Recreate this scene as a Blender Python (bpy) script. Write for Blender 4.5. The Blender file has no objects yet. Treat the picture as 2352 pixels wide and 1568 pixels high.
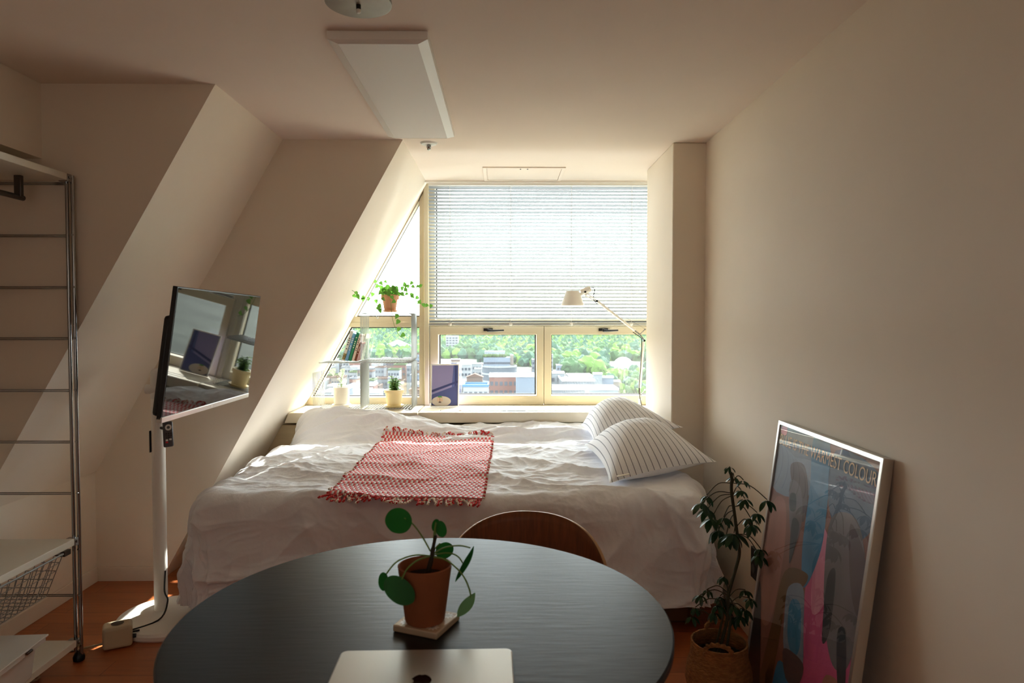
import bpy, bmesh, math, random
from mathutils import Vector, Matrix, noise
SC = bpy.context.scene
COL = SC.collection
PI = math.pi
V = Vector

# ---------------------------------------------------------------- camera
EYE = 1.25
FPX = 1568.0
TILT = math.atan(49 / 1568); YAW = math.atan(18 / 1568)
cam = bpy.data.cameras.new('camera'); camo = bpy.data.objects.new('camera', cam); COL.objects.link(camo)
cam.lens = 24.0; cam.sensor_width = 36.0; cam.clip_start = 0.05; cam.clip_end = 6000
camo.location = (0, 0, EYE)
camo.rotation_euler = (PI / 2 - TILT, 0, -YAW)
cam.dof.use_dof = True; cam.dof.focus_distance = 3.7; cam.dof.aperture_fstop = 7.0
SC.camera = camo
SC.view_settings.view_transform = 'Standard'; SC.view_settings.look = 'None'
SC.view_settings.gamma = 1.0; SC.view_settings.use_curve_mapping = False
SC.view_settings.exposure = 0.62
# ---------------------------------------------------------------- daylight and fill
SKY = 12.0; SUN = 17.5
world = bpy.data.worlds.new('sky'); SC.world = world; world.use_nodes = True
wn = world.node_tree.nodes; wn['Background'].inputs[0].default_value = (0.91, 0.96, 1.0, 1); wn['Background'].inputs[1].default_value = SKY
sd = bpy.data.lights.new('sun', 'SUN'); so = bpy.data.objects.new('sun', sd); COL.objects.link(so)
sd.energy = SUN; sd.angle = math.radians(0.55); sd.color = (1.0, 0.95, 0.88)
so.rotation_euler = V((-0.54, -1.0, -1.05)).to_track_quat('-Z', 'Y').to_euler()
so.location = (3, 8, 8)
pd = bpy.data.lights.new('window_portal', 'AREA'); po = bpy.data.objects.new('window_portal', pd); COL.objects.link(po)
pd.shape = 'RECTANGLE'; pd.size = 2.5; pd.size_y = 1.5; pd.cycles.is_portal = True
po.location = (-0.15, 4.52, 1.4); po.rotation_euler = (-PI / 2, 0, 0)
# added fill light behind the camera, the rear wall has no window
rd = bpy.data.lights.new('rear_fill_light', 'AREA'); ro = bpy.data.objects.new('rear_fill_light', rd); COL.objects.link(ro)
rd.shape = 'RECTANGLE'; rd.size = 1.4; rd.size_y = 1.2; rd.energy = 3.2; rd.color = (1.0, 0.93, 0.86)
ro.location = (-0.3, -1.9, 1.3); ro.rotation_euler = (PI / 2, 0, 0)
SC.cycles.use_denoising = True
SC.cycles.max_bounces = 14; SC.cycles.diffuse_bounces = 8; SC.cycles.glossy_bounces = 4
SC.cycles.transparent_max_bounces = 16; SC.cycles.transmission_bounces = 6
SC.cycles.caustics_reflective = False; SC.cycles.caustics_refractive = False
SC.cycles.sample_clamp_indirect = 12.0

# ---------------------------------------------------------------- photo calibration: pixel -> point in the room
def ray(px, py):
    x = (px - 1176) / FPX; y = -(py - 784) / FPX
    v = V((x, math.cos(TILT) + y * math.sin(TILT), -math.sin(TILT) + y * math.cos(TILT)))
    c, s = math.cos(YAW), math.sin(YAW)
    return V((v.x * c + v.y * s, -v.x * s + v.y * c, v.z))
def at(px, py, Y):
    v = ray(px, py); return V((0, 0, EYE)) + v * (Y / v.y)
def az(px, py, Z):
    v = ray(px, py); return V((0, 0, EYE)) + v * ((Z - EYE) / v.z)
def ax(px, py, X):
    v = ray(px, py); return V((0, 0, EYE)) + v * (X / v.x)

# ---------------------------------------------------------------- materials
def lin(h):
    c = [int(h[i:i + 2], 16) / 255 for i in (0, 2, 4)]
    return tuple(((x + .055) / 1.055) ** 2.4 if x > .04045 else x / 12.92 for x in c) + (1,)
def mat(name, hexc, rough=.5, metal=0.0, bump=0.0, bscale=60, var=0.0, vscale=6, stretch=(1, 1, 1), coat=0.0, spec=.5, trans=0.0, sheen=0.0):
    m = bpy.data.materials.new(name); m.use_nodes = True
    n = m.node_tree.nodes; l = m.node_tree.links; b = n['Principled BSDF']
    c = lin(hexc); b.inputs['Base Color'].default_value = c
    b.inputs['Roughness'].default_value = rough; b.inputs['Metallic'].default_value = metal
    b.inputs['Specular IOR Level'].default_value = spec
    b.inputs['Coat Weight'].default_value = coat; b.inputs['Coat Roughness'].default_value = .05
    b.inputs['Sheen Weight'].default_value = sheen
    tc = n.new('ShaderNodeTexCoord'); mp = n.new('ShaderNodeMapping'); l.new(tc.outputs['Object'], mp.inputs[0]); mp.inputs['Scale'].default_value = stretch
    if var > 0:
        t = n.new('ShaderNodeTexNoise'); t.inputs['Scale'].default_value = vscale; t.inputs['Detail'].default_value = 5
        l.new(mp.outputs[0], t.inputs['Vector'])
        r = n.new('ShaderNodeValToRGB'); l.new(t.outputs['Fac'], r.inputs[0])
        r.color_ramp.elements[0].position = .3; r.color_ramp.elements[1].position = .7
        r.color_ramp.elements[0].color = tuple(x * (1 - var) for x in c[:3]) + (1,)
        r.color_ramp.elements[1].color = tuple(min(1, x * (1 + var)) for x in c[:3]) + (1,)
        l.new(r.outputs[0], b.inputs['Base Color'])
    if bump > 0:
        t = n.new('ShaderNodeTexNoise'); t.inputs['Scale'].default_value = bscale; t.inputs['Detail'].default_value = 6
        l.new(mp.outputs[0], t.inputs['Vector'])
        bp = n.new('ShaderNodeBump'); bp.inputs['Strength'].default_value = bump; bp.inputs['Distance'].default_value = .01
        l.new(t.outputs['Fac'], bp.inputs['Height']); l.new(bp.outputs[0], b.inputs['Normal'])
    if trans > 0:
        tr = n.new('ShaderNodeBsdfTranslucent'); mx = n.new('ShaderNodeMixShader'); mx.inputs[0].default_value = trans
        tr.inputs[0].default_value = c
        l.new(b.outputs[0], mx.inputs[1]); l.new(tr.outputs[0], mx.inputs[2]); l.new(mx.outputs[0], n['Material Output'].inputs[0])
    return m
def glass_mat(name, tint, refl=.06, veil=0.0, rough=0.0):
    m = bpy.data.materials.new(name); m.use_nodes = True
    n = m.node_tree.nodes; l = m.node_tree.links; n.remove(n['Principled BSDF'])
    t = n.new('ShaderNodeBsdfTransparent'); t.inputs[0].default_value = tint + (1,)
    g = n.new('ShaderNodeBsdfGlossy'); g.inputs['Roughness'].default_value = rough
    lw_ = n.new('ShaderNodeLayerWeight'); lw_.inputs['Blend'].default_value = .5
    pw = n.new('ShaderNodeMath'); pw.operation = 'POWER'; l.new(lw_.outputs['Facing'], pw.inputs[0]); pw.inputs[1].default_value = 5
    f = n.new('ShaderNodeMath'); f.operation = 'MULTIPLY_ADD'; l.new(pw.outputs[0], f.inputs[0]); f.inputs[1].default_value = .9; f.inputs[2].default_value = .045
    mx = n.new('ShaderNodeMixShader'); l.new(f.outputs[0], mx.inputs[0]); l.new(t.outputs[0], mx.inputs[1]); l.new(g.outputs[0], mx.inputs[2])
    out = mx.outputs[0]
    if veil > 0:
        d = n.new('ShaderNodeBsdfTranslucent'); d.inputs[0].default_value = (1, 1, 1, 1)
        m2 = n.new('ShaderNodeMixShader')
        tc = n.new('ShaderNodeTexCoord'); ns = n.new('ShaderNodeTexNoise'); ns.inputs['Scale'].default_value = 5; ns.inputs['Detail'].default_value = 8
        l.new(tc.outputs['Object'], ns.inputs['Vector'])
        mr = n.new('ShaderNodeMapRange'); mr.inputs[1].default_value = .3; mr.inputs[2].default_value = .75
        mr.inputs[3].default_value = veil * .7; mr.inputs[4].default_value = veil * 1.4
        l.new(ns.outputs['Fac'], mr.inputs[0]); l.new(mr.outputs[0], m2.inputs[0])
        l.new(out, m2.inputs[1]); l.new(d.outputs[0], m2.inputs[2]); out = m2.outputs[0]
    l.new(out, n['Material Output'].inputs[0])
    return m

M = {}
M['wall'] = mat('wall_paint', 'E8DDCD', .85, bump=.05, bscale=25, var=.02, vscale=3)
M['ceil'] = mat('ceiling_paint', 'E9DBCE', .9, bump=.05, bscale=18, var=.02, vscale=2)
M['frame'] = mat('window_cream', 'CFC2A6', .45)
M['benchm'] = mat('bench_cream', 'DDD2BB', .45)
M['bench2'] = mat('bench_panel', 'D0BD98', .5, var=.05, vscale=4, stretch=(1, 1, 12))
M['gasket'] = mat('gasket', '1C1B1A', .6)
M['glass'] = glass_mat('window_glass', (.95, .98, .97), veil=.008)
M['pglass'] = glass_mat('picture_glass', (.97, .97, .97))
M['chrome'] = mat('chrome', 'A2A2A2', .13, 1.0)
M['dmetal'] = mat('dark_metal', '5A5652', .35, .8)
M['black'] = mat('black_plastic', '0D0D0E', .4)
M['bluegrey'] = mat('grey_plastic', '4A4A4C', .4)
M['white'] = mat('white_plastic', 'E4E2DC', .35)
M['whitem'] = mat('white_metal', 'F1EEE7', .4)
M['shelfw'] = mat('shelf_board', 'E3DDCE', .45)
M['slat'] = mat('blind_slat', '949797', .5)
M['wire'] = mat('silver_wire', 'A6A9A8', .3, .6)
M['duvet'] = mat('white_cotton', 'F0F2F8', .9, bump=.12, bscale=90, sheen=.1)
M['mattress'] = mat('mattress_cloth', 'D9D2C8', .9, bump=.1)
M['terra'] = mat('terracotta', '94532F', .8, bump=.1, bscale=40, var=.06)
M['terra2'] = mat('terracotta_pale', 'D09A76', .8, bump=.1, bscale=40, var=.06)
M['cream'] = mat('cream_ceramic', 'F0DCA8', .4)
M['ceramic'] = mat('white_ceramic', 'F2EEE4', .3)
M['soil'] = mat('soil', '2A1C14', .95, bump=.8, bscale=120, var=.3, vscale=80)
M['leaf'] = mat('ivy_leaf', '639B3A', .45, var=.3, vscale=25, trans=.36)
M['leafd'] = mat('dark_leaf', '173C1A', .35, var=.25, vscale=20, trans=.1)
M['leafs'] = mat('shrub_leaf', '86AE62', .45, var=.35, vscale=40, trans=.4)
M['leafp'] = mat('pilea_leaf', '1F6424', .5, var=.12, vscale=10, trans=.18, spec=.3)
M['stem'] = mat('green_stem', '6C8A3E', .5)
M['stemb'] = mat('brown_stem', '3E3A20', .7, bump=.3)
M['tabletop'] = mat('black_tabletop', '131211', .34, bump=.04, bscale=14, var=.25, vscale=9, stretch=(1, 7, 1), spec=.22)
M['laptop'] = mat('aluminium', 'C6C3BA', .35, .75)
M['logo'] = mat('polished_logo', '2A2624', .08, .9)
M['walnut'] = mat('chair_veneer', '7A4420', .42, bump=.03, bscale=30, var=.22, vscale=14, stretch=(9, 9, .5))
M['plyedge'] = mat('ply_edge', 'C79E72', .5)
M['wicker'] = mat('wicker', '9A6A3A', .75, bump=.9, bscale=90, var=.3, vscale=50, stretch=(1, 1, 2.5))
M['silverframe'] = mat('silver_frame', 'CFCCC6', .28, .85)
M['adapter'] = mat('beige_plastic', 'CDBFA0', .45)
M['cable'] = mat('beige_cable', 'B9A88C', .5)
M['screen'] = mat('tv_screen', '050507', .03, spec=.4)
M['diffuser'] = mat('lamp_diffuser', 'D8D0CA', .5)
M['concrete'] = mat('brushed_plate', '9A958A', .5, .3, var=.12, vscale=14)
M['paper'] = mat('paper', 'EDE6D6', .7)

def floor_mat():
    m = mat('oak_floor', 'B06A38', .38, coat=.15)
    n = m.node_tree.nodes; l = m.node_tree.links; b = n['Principled BSDF']
    tc = n.new('ShaderNodeTexCoord'); mp = n.new('ShaderNodeMapping'); l.new(tc.outputs['Object'], mp.inputs[0]); mp.inputs['Rotation'].default_value = (0, 0, 0)
    br = n.new('ShaderNodeTexBrick'); l.new(mp.outputs[0], br.inputs['Vector'])
    br.inputs['Scale'].default_value = 1.0; br.inputs['Brick Width'].default_value = .9; br.inputs['Row Height'].default_value = .105
    br.inputs['Mortar Size'].default_value = .0012; br.inputs['Color1'].default_value = lin('B4683A'); br.inputs['Color2'].default_value = lin('A85D31'); br.inputs['Mortar'].default_value = lin('7A3E1E')
    mp2 = n.new('ShaderNodeMapping'); l.new(tc.outputs['Object'], mp2.inputs[0]); mp2.inputs['Scale'].default_value = (2, 22, 1)
    ns = n.new('ShaderNodeTexNoise'); ns.inputs['Scale'].default_value = 3; ns.inputs['Detail'].default_value = 8; l.new(mp2.outputs[0], ns.inputs['Vector'])
    mr = n.new('ShaderNodeMapRange'); l.new(ns.outputs['Fac'], mr.inputs[0]); mr.inputs[3].default_value = .72; mr.inputs[4].default_value = 1.25
    mx = n.new('ShaderNodeMix'); mx.data_type = 'RGBA'; mx.blend_type = 'MULTIPLY'; mx.inputs[0].default_value = 1
    l.new(br.outputs['Color'], mx.inputs[6]); l.new(mr.outputs[0], mx.inputs[7]); l.new(mx.outputs[2], b.inputs['Base Color'])
    return m
M['floor'] = floor_mat()

def uv_mat(name, kind, c1, c2, nu, nv):
    m = mat(name, c1, .9, bump=.15, bscale=150, sheen=.15)
    n = m.node_tree.nodes; l = m.node_tree.links; b = n['Principled BSDF']
    tc = n.new('ShaderNodeTexCoord'); sp = n.new('ShaderNodeSeparateXYZ'); l.new(tc.outputs['UV'], sp.inputs[0])
    def math_(op, a, bb=None):
        k = n.new('ShaderNodeMath'); k.operation = op
        for i, q in enumerate((a, bb)):
            if q is None: continue
            if isinstance(q, (int, float)): k.inputs[i].default_value = q
            else: l.new(q, k.inputs[i])
        return k.outputs[0]
    if kind == 'stripe':
        fr = math_('FRACT', math_('MULTIPLY', sp.outputs[0], nu))
        d = math_('ABSOLUTE', math_('SUBTRACT', fr, .5))
        f = math_('LESS_THAN', d, .065)
    else:
        a = math_('SINE', math_('MULTIPLY', sp.outputs[0], nu * PI)); c = math_('SINE', math_('MULTIPLY', sp.outputs[1], nv * PI))
        p = math_('MULTIPLY', a, c)
        k = n.new('ShaderNodeMapRange'); l.new(p, k.inputs[0]); k.inputs[1].default_value = -.16; k.inputs[2].default_value = .06
        f = k.outputs[0]
        bp = n.new('ShaderNodeBump'); bp.inputs['Strength'].default_value = .8; bp.inputs['Distance'].default_value = .004
        l.new(math_('ABSOLUTE', p), bp.inputs['Height']); l.new(bp.outputs[0], b.inputs['Normal'])
    mx = n.new('ShaderNodeMix'); mx.data_type = 'RGBA'; mx.inputs[6].default_value = lin(c1); mx.inputs[7].default_value = lin(c2)
    l.new(f, mx.inputs[0]); l.new(mx.outputs[2], b.inputs['Base Color'])
    return m
M['stripe'] = uv_mat('striped_cotton', 'stripe', 'F0F1F5', '8A8E98', 17, 1)
M['check'] = uv_mat('red_check_wool', 'check', 'F6F2F4', 'DE4A4C', 60, 46)
M['red'] = mat('red_yarn', 'C62A2E', .9, sheen=.2)
M['yarn'] = mat('cream_yarn', 'E6DACB', .9, sheen=.2)

# ---------------------------------------------------------------- mesh builder
ORG = {}
class MB:
    def __init__(s): s.v = []; s.f = []; s.m = []; s.uv = None
    def add(s, vs, fs, mi=0):
        k = len(s.v); s.v += [tuple(v) for v in vs]; s.f += [tuple(i + k for i in f) for f in fs]; s.m += [mi] * len(fs); return s
    def box(s, x0, x1, y0, y1, z0, z1, mi=0):
        vs = [(x, y, z) for z in (z0, z1) for y in (y0, y1) for x in (x0, x1)]
        return s.add(vs, [(0, 2, 3, 1), (4, 5, 7, 6), (0, 1, 5, 4), (2, 6, 7, 3), (0, 4, 6, 2), (1, 3, 7, 5)], mi)
    def obox(s, c, sz, R=None, mi=0):
        R = R or Matrix.Identity(3); c = V(c)
        vs = [c + R @ V((x * sz[0] / 2, y * sz[1] / 2, z * sz[2] / 2)) for z in (-1, 1) for y in (-1, 1) for x in (-1, 1)]
        return s.add(vs, [(0, 2, 3, 1), (4, 5, 7, 6), (0, 1, 5, 4), (2, 6, 7, 3), (0, 4, 6, 2), (1, 3, 7, 5)], mi)
    def prism(s, poly, vec, mi=0):
        n = len(poly); vec = V(vec)
        vs = [V(p) for p in poly] + [V(p) + vec for p in poly]
        fs = [tuple(range(n)), tuple(range(2 * n - 1, n - 1, -1))] + [(i, (i + 1) % n, (i + 1) % n + n, i + n) for i in range(n)]
        return s.add(vs, fs, mi)
    def ring(s, outer, inner, vec, mi=0):     # frame between two outlines, extruded
        n = len(outer); vec = V(vec)
        vs = [V(p) for p in outer] + [V(p) for p in inner]; vs += [p + vec for p in vs]
        fs = []
        for i in range(n):
            j = (i + 1) % n
            fs += [(i, j, j + n, i + n), (i + 2 * n, i + 3 * n, j + 3 * n, j + 2 * n), (i, i + 2 * n, j + 2 * n, j), (i + n, j + n, j + 3 * n, i + 3 * n)]
        return s.add(vs, fs, mi)
    def tube(s, pts, r, seg=8, mi=0, cap=True):
        pts = [V(p) for p in pts]; n = len(pts)
        rs = r if isinstance(r, (list, tuple)) else [r] * n
        t0 = (pts[1] - pts[0]).normalized(); a = t0.orthogonal().normalized(); vs = []
        for i in range(n):
            t = (pts[min(i + 1, n - 1)] - pts[max(i - 1, 0)])
            t = t.normalized() if t.length > 1e-9 else t0
            a = (a - t * a.dot(t)).normalized(); b = t.cross(a)
            vs += [pts[i] + (a * math.cos(2 * PI * k / seg) + b * math.sin(2 * PI * k / seg)) * rs[i] for k in range(seg)]
        fs = [(i * seg + k, i * seg + (k + 1) % seg, (i + 1) * seg + (k + 1) % seg, (i + 1) * seg + k) for i in range(n - 1) for k in range(seg)]
        if cap: fs += [tuple(range(seg - 1, -1, -1)), tuple((n - 1) * seg + k for k in range(seg))]
        return s.add(vs, fs, mi)
    def lathe(s, c, prof, seg=32, R=None, mi=0, sx=1, sy=1, closed=False):
        c = V(c); R = R or Matrix.Identity(3); n = len(prof); vs = []
        for r, z in prof:
            vs += [c + R @ V((sx * r * math.cos(2 * PI * k / seg), sy * r * math.sin(2 * PI * k / seg), z)) for k in range(seg)]
        fs = [(i * seg + k, i * seg + (k + 1) % seg, (i + 1) * seg + (k + 1) % seg, (i + 1) * seg + k) for i in range(n - 1) for k in range(seg)]
        if closed: fs += [((n - 1) * seg + k, (n - 1) * seg + (k + 1) % seg, (k + 1) % seg, k) for k in range(seg)]
        else: fs += [tuple(range(seg - 1, -1, -1)), tuple((n - 1) * seg + k for k in range(seg))]
        return s.add(vs, fs, mi)
    def blob(s, c, r, sub=1, jit=.15, seed=0, sq=(1, 1, 1), mi=0):
        bm = bmesh.new(); bmesh.ops.create_icosphere(bm, subdivisions=sub, radius=1)
        vs = []
        for v in bm.verts:
            k = 1 + jit * noise.noise(v.co * 1.7 + V((seed * 3.1, seed, 0))) * 2
            vs.append(V(c) + V((v.co.x * r * sq[0], v.co.y * r * sq[1], v.co.z * r * sq[2])) * k)
        fs = [tuple(v.index for v in f.verts) for f in bm.faces]; bm.free()
        return s.add(vs, fs, mi)
    def leaf(s, base, d, nrm, L, W, shape='oval', fold=.15, droop=.1, mi=0):
        d = V(d).normalized(); nrm = V(nrm); side = d.cross(nrm).normalized(); nrm = side.cross(d).normalized(); base = V(base)
        prof = {'oval': [(0, .06), (.15, .5), (.35, .92), (.55, 1), (.75, .78), (.9, .42), (1, .02)],
                'heart': [(-.12, .62), (0, .9), (.15, 1), (.35, .88), (.6, .55), (.82, .24), (1, .01)],
                'round': [(0, .25), (.08, .6), (.25, .9), (.5, 1), (.75, .88), (.92, .55), (1, .12)],
                'narrow': [(0, .1), (.2, .7), (.45, 1), (.7, .75), (.9, .3), (1, .02)]}[shape]
        vs = []
        for t, w in prof:
            c = base + d * (L * t) - nrm * (droop * L * max(t, 0) ** 2)
            vs += [c - side * (W / 2 * w) + nrm * (fold * W / 2 * w), c, c + side * (W / 2 * w) + nrm * (fold * W / 2 * w)]
        fs = []
        for i in range(len(prof) - 1):
            a = i * 3; fs += [(a, a + 1, a + 4, a + 3), (a + 1, a + 2, a + 5, a + 4)]
        return s.add(vs, fs, mi)
    def build(s, name, m, parent=None, smooth=True, bevel=0.0, ang=35, fix=True, bseg=2):
        me = bpy.data.meshes.new(name)
        if parent is not None: o0 = ORG[parent.name]
        else:
            xs = [p[0] for p in s.v]; ys = [p[1] for p in s.v]; zs = [p[2] for p in s.v]
            o0 = V(((min(xs) + max(xs)) / 2, (min(ys) + max(ys)) / 2, min(zs)))
        me.from_pydata([tuple(V(p) - o0) for p in s.v], [], s.f)
        for mm in (m if isinstance(m, (list, tuple)) else [m]): me.materials.append(mm)
        me.polygons.foreach_set('material_index', s.m)
        if s.uv:
            ul = me.uv_layers.new(name='UVMap')
            for p in me.polygons:
                for li in p.loop_indices: ul.data[li].uv = s.uv[me.loops[li].vertex_index]
        if fix:
            bm = bmesh.new(); bm.from_mesh(me); bmesh.ops.recalc_face_normals(bm, faces=bm.faces); bm.to_mesh(me); bm.free()
        if smooth:
            me.shade_smooth(); me.set_sharp_from_angle(angle=math.radians(ang))
        o = bpy.data.objects.new(name, me); COL.objects.link(o)
        if parent is not None: o.parent = parent
        else: o.location = o0
        ORG[o.name] = o0
        if bevel > 0:
            b = o.modifiers.new('edge', 'BEVEL'); b.width = bevel; b.segments = bseg; b.limit_method = 'ANGLE'; b.angle_limit = math.radians(40)
        return o
def tag(o, label, cat, group=None, kind=None):
    o['label'] = label; o['category'] = cat
    if group: o['group'] = group
    if kind: o['kind'] = kind
    return o
def thing(name, loc, label, cat, group=None):
    o = bpy.data.objects.new(name, None); COL.objects.link(o); o.location = loc; ORG[o.name] = V(loc); o.empty_display_size = .05
    return tag(o, label, cat, group)
def sgroup(name, loc):
    o = bpy.data.objects.new(name, None); COL.objects.link(o); o.location = loc; ORG[o.name] = V(loc); o['kind'] = 'structure'; return o
def struct(name, mb, m, **k):
    o = mb.build(name, m, **k); o['kind'] = 'structure'; return o
def bez(p0, p1, p2, p3, n=12):
    p0, p1, p2, p3 = map(V, (p0, p1, p2, p3)); r = []
    for i in range(n + 1):
        t = i / n; r.append(p0 * (1 - t) ** 3 + p1 * 3 * t * (1 - t) ** 2 + p2 * 3 * t * t * (1 - t) + p3 * t ** 3)
    return r
def smooth_path(pts, n=6):
    pts = [V(p) for p in pts]; r = []
    for i in range(len(pts) - 1):
        a = pts[max(i - 1, 0)]; b = pts[i]; c = pts[i + 1]; d = pts[min(i + 2, len(pts) - 1)]
        for k in range(n):
            t = k / n
            r.append(.5 * ((2 * b) + (c - a) * t + (2 * a - 5 * b + 4 * c - d) * t * t + (3 * b - a - 3 * c + d) * t ** 3))
    r.append(pts[-1]); return r
def rot(ax_, a): return Matrix.Rotation(a, 3, ax_)

# ================================================================ THE ROOM
HC = 2.103; YD = 3.264; YB = 2.51; YW = 4.30
XR = 0.972; XL = -1.955; SILL = .715
def xE(z): return -1.65 + .5565 * z            # sloping attic wall by the window
struct('floor', MB().box(-2.3, 1.25, -2, 4.45, -.1, 0), M['floor'])
struct('ceiling', MB().box(-2.3, 1.25, -2, 4.45, HC, HC + .12), M['ceil'])
struct('wall_right', MB().box(XR, XR + .2, -2, 3.30, 0, HC), M['wall'])
struct('wall_right_pillar', MB().box(.813, XR + .25, 3.30, 3.90, 0, HC), M['wall'], bevel=.006)
struct('wall_alcove_right', MB().box(1.12, 1.25, 3.90, 4.45, 0, HC), M['wall'])
struct('wall_left', MB().box(XL - .15, XL, -2, YB, 0, HC), M['wall'])
struct('wall_left_upper', MB().box(XL, -1.672, -2, YB, 1.834, HC), M['wall'])
mb = MB().prism([(-2.3, YB, .53), (-1.947, YB, .53), (-1.045, YB, HC), (-2.3, YB, HC)], (0, YD - YB, 0)); mb.box(-2.3, XL, YB, YD, 0, .531)
struct('wall_left_slope', mb, M['wall'], smooth=False)
struct('wall_window_slope', MB().prism([(-2.3, YD, 0), (xE(0), YD, 0), (xE(HC), YD, HC), (-2.3, YD, HC)], (0, 4.45 - YD, 0)), M['wall'], smooth=False)
struct('wall_back', MB().box(-2.3, 1.25, YW, 4.45, 0, SILL - .005), M['wall'])
struct('wall_rear', MB().box(-2.3, 1.25, -2.15, -2, 0, HC), M['wall'])
struct('baseboard_left', MB().box(XL, XL + .009, 1.0, YD, 0, .07), M['wall'], bevel=.002)
struct('baseboard_back', MB().box(XL + .009, xE(.0) - .004, YD - .009, YD, 0, .07), M['wall'], bevel=.002)
struct('baseboard_right', MB().box(XR - .009, XR, -2, 3.3, 0, .07), M['wall'], bevel=.002)
struct('trim_1', MB().box(xE(HC) - .01, 1.12, 4.20, 4.235, HC - .012, HC), M['whitem'])

# windows: cream frames in one plane, dusty panes with the outdoor haze put into their white veil too
GY = 4.37
def wp(px, py, y=YW): p = at(px, py, y); return V((p.x, y, p.z))
def window(name, outer, inner, d=.09, y0=YW):
    r = sgroup(name, (sum(p.x for p in outer) / 4, y0, min(p.z for p in outer)))
    O = [V((p.x, y0, p.z)) for p in outer]; I = [V((p.x, y0, p.z)) for p in inner]
    MB().ring(O, I, (0, d, 0)).build('window_frame', M['frame'], r, bevel=.004)
    c = sum(I, V()) / 4
    I2 = [p + (c - p).normalized() * .009 for p in I]; sh = V((0, GY - y0 - .006, 0))
    MB().ring([p + sh for p in I], [p + sh for p in I2], (0, .012, 0)).build('gasket', M['gasket'], r)
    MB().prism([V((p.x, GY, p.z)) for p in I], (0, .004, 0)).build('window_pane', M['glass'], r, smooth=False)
    return r
zT = HC - .004; zM = wp(900, 739).z; zB = SILL
xm = wp(974, 600).x; XW = 1.12; zH = wp(1100, 749).z
x0 = wp(985, 500).x; xs = wp(1249, 800).x
window('window_1', [V((xE(zT), YW, zT)), V((xm, YW, zT)), V((xm, YW, zM)), V((xE(zM), YW, zM))], [wp(961.5, 463), wp(963, 461), wp(963, 727), wp(815, 727)])
window('window_2', [V((xE(zM), YW, zM)), V((xm, YW, zM)), V((xm, YW, zB)), V((xE(zB), YW, zB))], [wp(802, 751), wp(963, 751), wp(963, 912), wp(713, 912)])
struct('trim_2', MB().box(xm, x0, YW - .02, GY + .04, zB, zT), M['frame'], bevel=.004)
window('window_3', [V((x0, YW, zT)), V((XW, YW, zT)), V((XW, YW, zH)), V((x0, YW, zH))], [wp(999, 428), V((XW - .05, YW, wp(999, 428).z)), V((XW - .05, YW, wp(999, 733).z)), wp(999, 733)])
w4 = window('window_4', [V((x0 + .006, YW, zH)), V((xs - .001, YW, zH)), V((xs - .001, YW, zB)), V((x0 + .006, YW, zB))], [wp(1007, 768), wp(1232, 768), wp(1232, 908), wp(1007, 908)], y0=YW - .012)
w5 = window('window_5', [V((xs + .001, YW, zH)), V((XW, YW, zH)), V((XW, YW, zB)), V((xs + .001, YW, zB))], [wp(1266, 768), V((XW - .05, YW, wp(1266, 768).z)), V((XW - .05, YW, wp(1266, 908).z)), wp(1266, 908)], y0=YW - .012)
def handle(par, px, py, L):
    p = wp(px, py, YW - .012)
    m = MB().box(p.x - .028, p.x + .03, p.y - .012, p.y, p.z - .009, p.z + .009)
    m.tube([p + V((0, -.012, 0)), p + V((.0, -.03, -.004))], .009, 10)
    m.tube([p + V((0, -.028, -.005)), p + V((.03, -.032, -.006)), p + V((L, -.034, -.003))], [.009, .0065, .005], 8)
    m.build('window_handle', M['black'], par)
handle(w4, 1121, 757, .10); handle(w5, 1385, 757, .09)

# ================================================================ WINDOW BENCH
BY = 3.94; xg = az(957, 950, SILL).x
t = thing('window_bench', (-.1, 4.1, 0), 'cream built-in bench cabinet running under the window', 'cabinet')
MB().box(xE(.3) + .03, 1.12, BY + .03, YW - .002, 0, .64).build('body', M['bench2'], t, smooth=False)
MB().prism([(xE(.66) + .012, BY, .655), (xg - .002, BY, .655), (xg - .002, BY, SILL), (xE(SILL) + .006, BY, SILL)], (0, YW - .014 - BY, 0)).build('lid', M['benchm'], t, bevel=.004)
MB().box(xg + .002, 1.115, BY, YW - .014, .655, SILL).build('lid', M['benchm'], t, bevel=.004)
g = MB(); gx0 = az(1075, 944, SILL).x; gx1 = az(1480, 944, SILL).x
for k in range(9):
    a = gx0 + (gx1 - gx0) * k / 9; b = gx0 + (gx1 - gx0) * (k + 1) / 9 - .006
    g.box(a, b, 4.0, 4.055, SILL, SILL + .003)
g.build('air_grille', mat('grille_mint', '94A8A3', .25, var=.2, vscale=30), t, smooth=False)
p0 = az(1010, 944, SILL)
MB().ring([V((p0.x, 4.0, SILL)), V((p0.x + .16, 4.0, SILL)), V((p0.x + .16, 4.055, SILL)), V((p0.x, 4.055, SILL))],
          [V((p0.x + .004, 4.004, SILL)), V((p0.x + .156, 4.004, SILL)), V((p0.x + .156, 4.051, SILL)), V((p0.x + .004, 4.051, SILL))], (0, 0, .0015)).build('control_hatch', M['dmetal'], t)
p1 = az(1058, 941, SILL); MB().box(p1.x - .008, p1.x + .008, 4.02, 4.035, SILL, SILL + .003).build('latch', mat('latch_brown', '9A7A50', .5), t)

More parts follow.
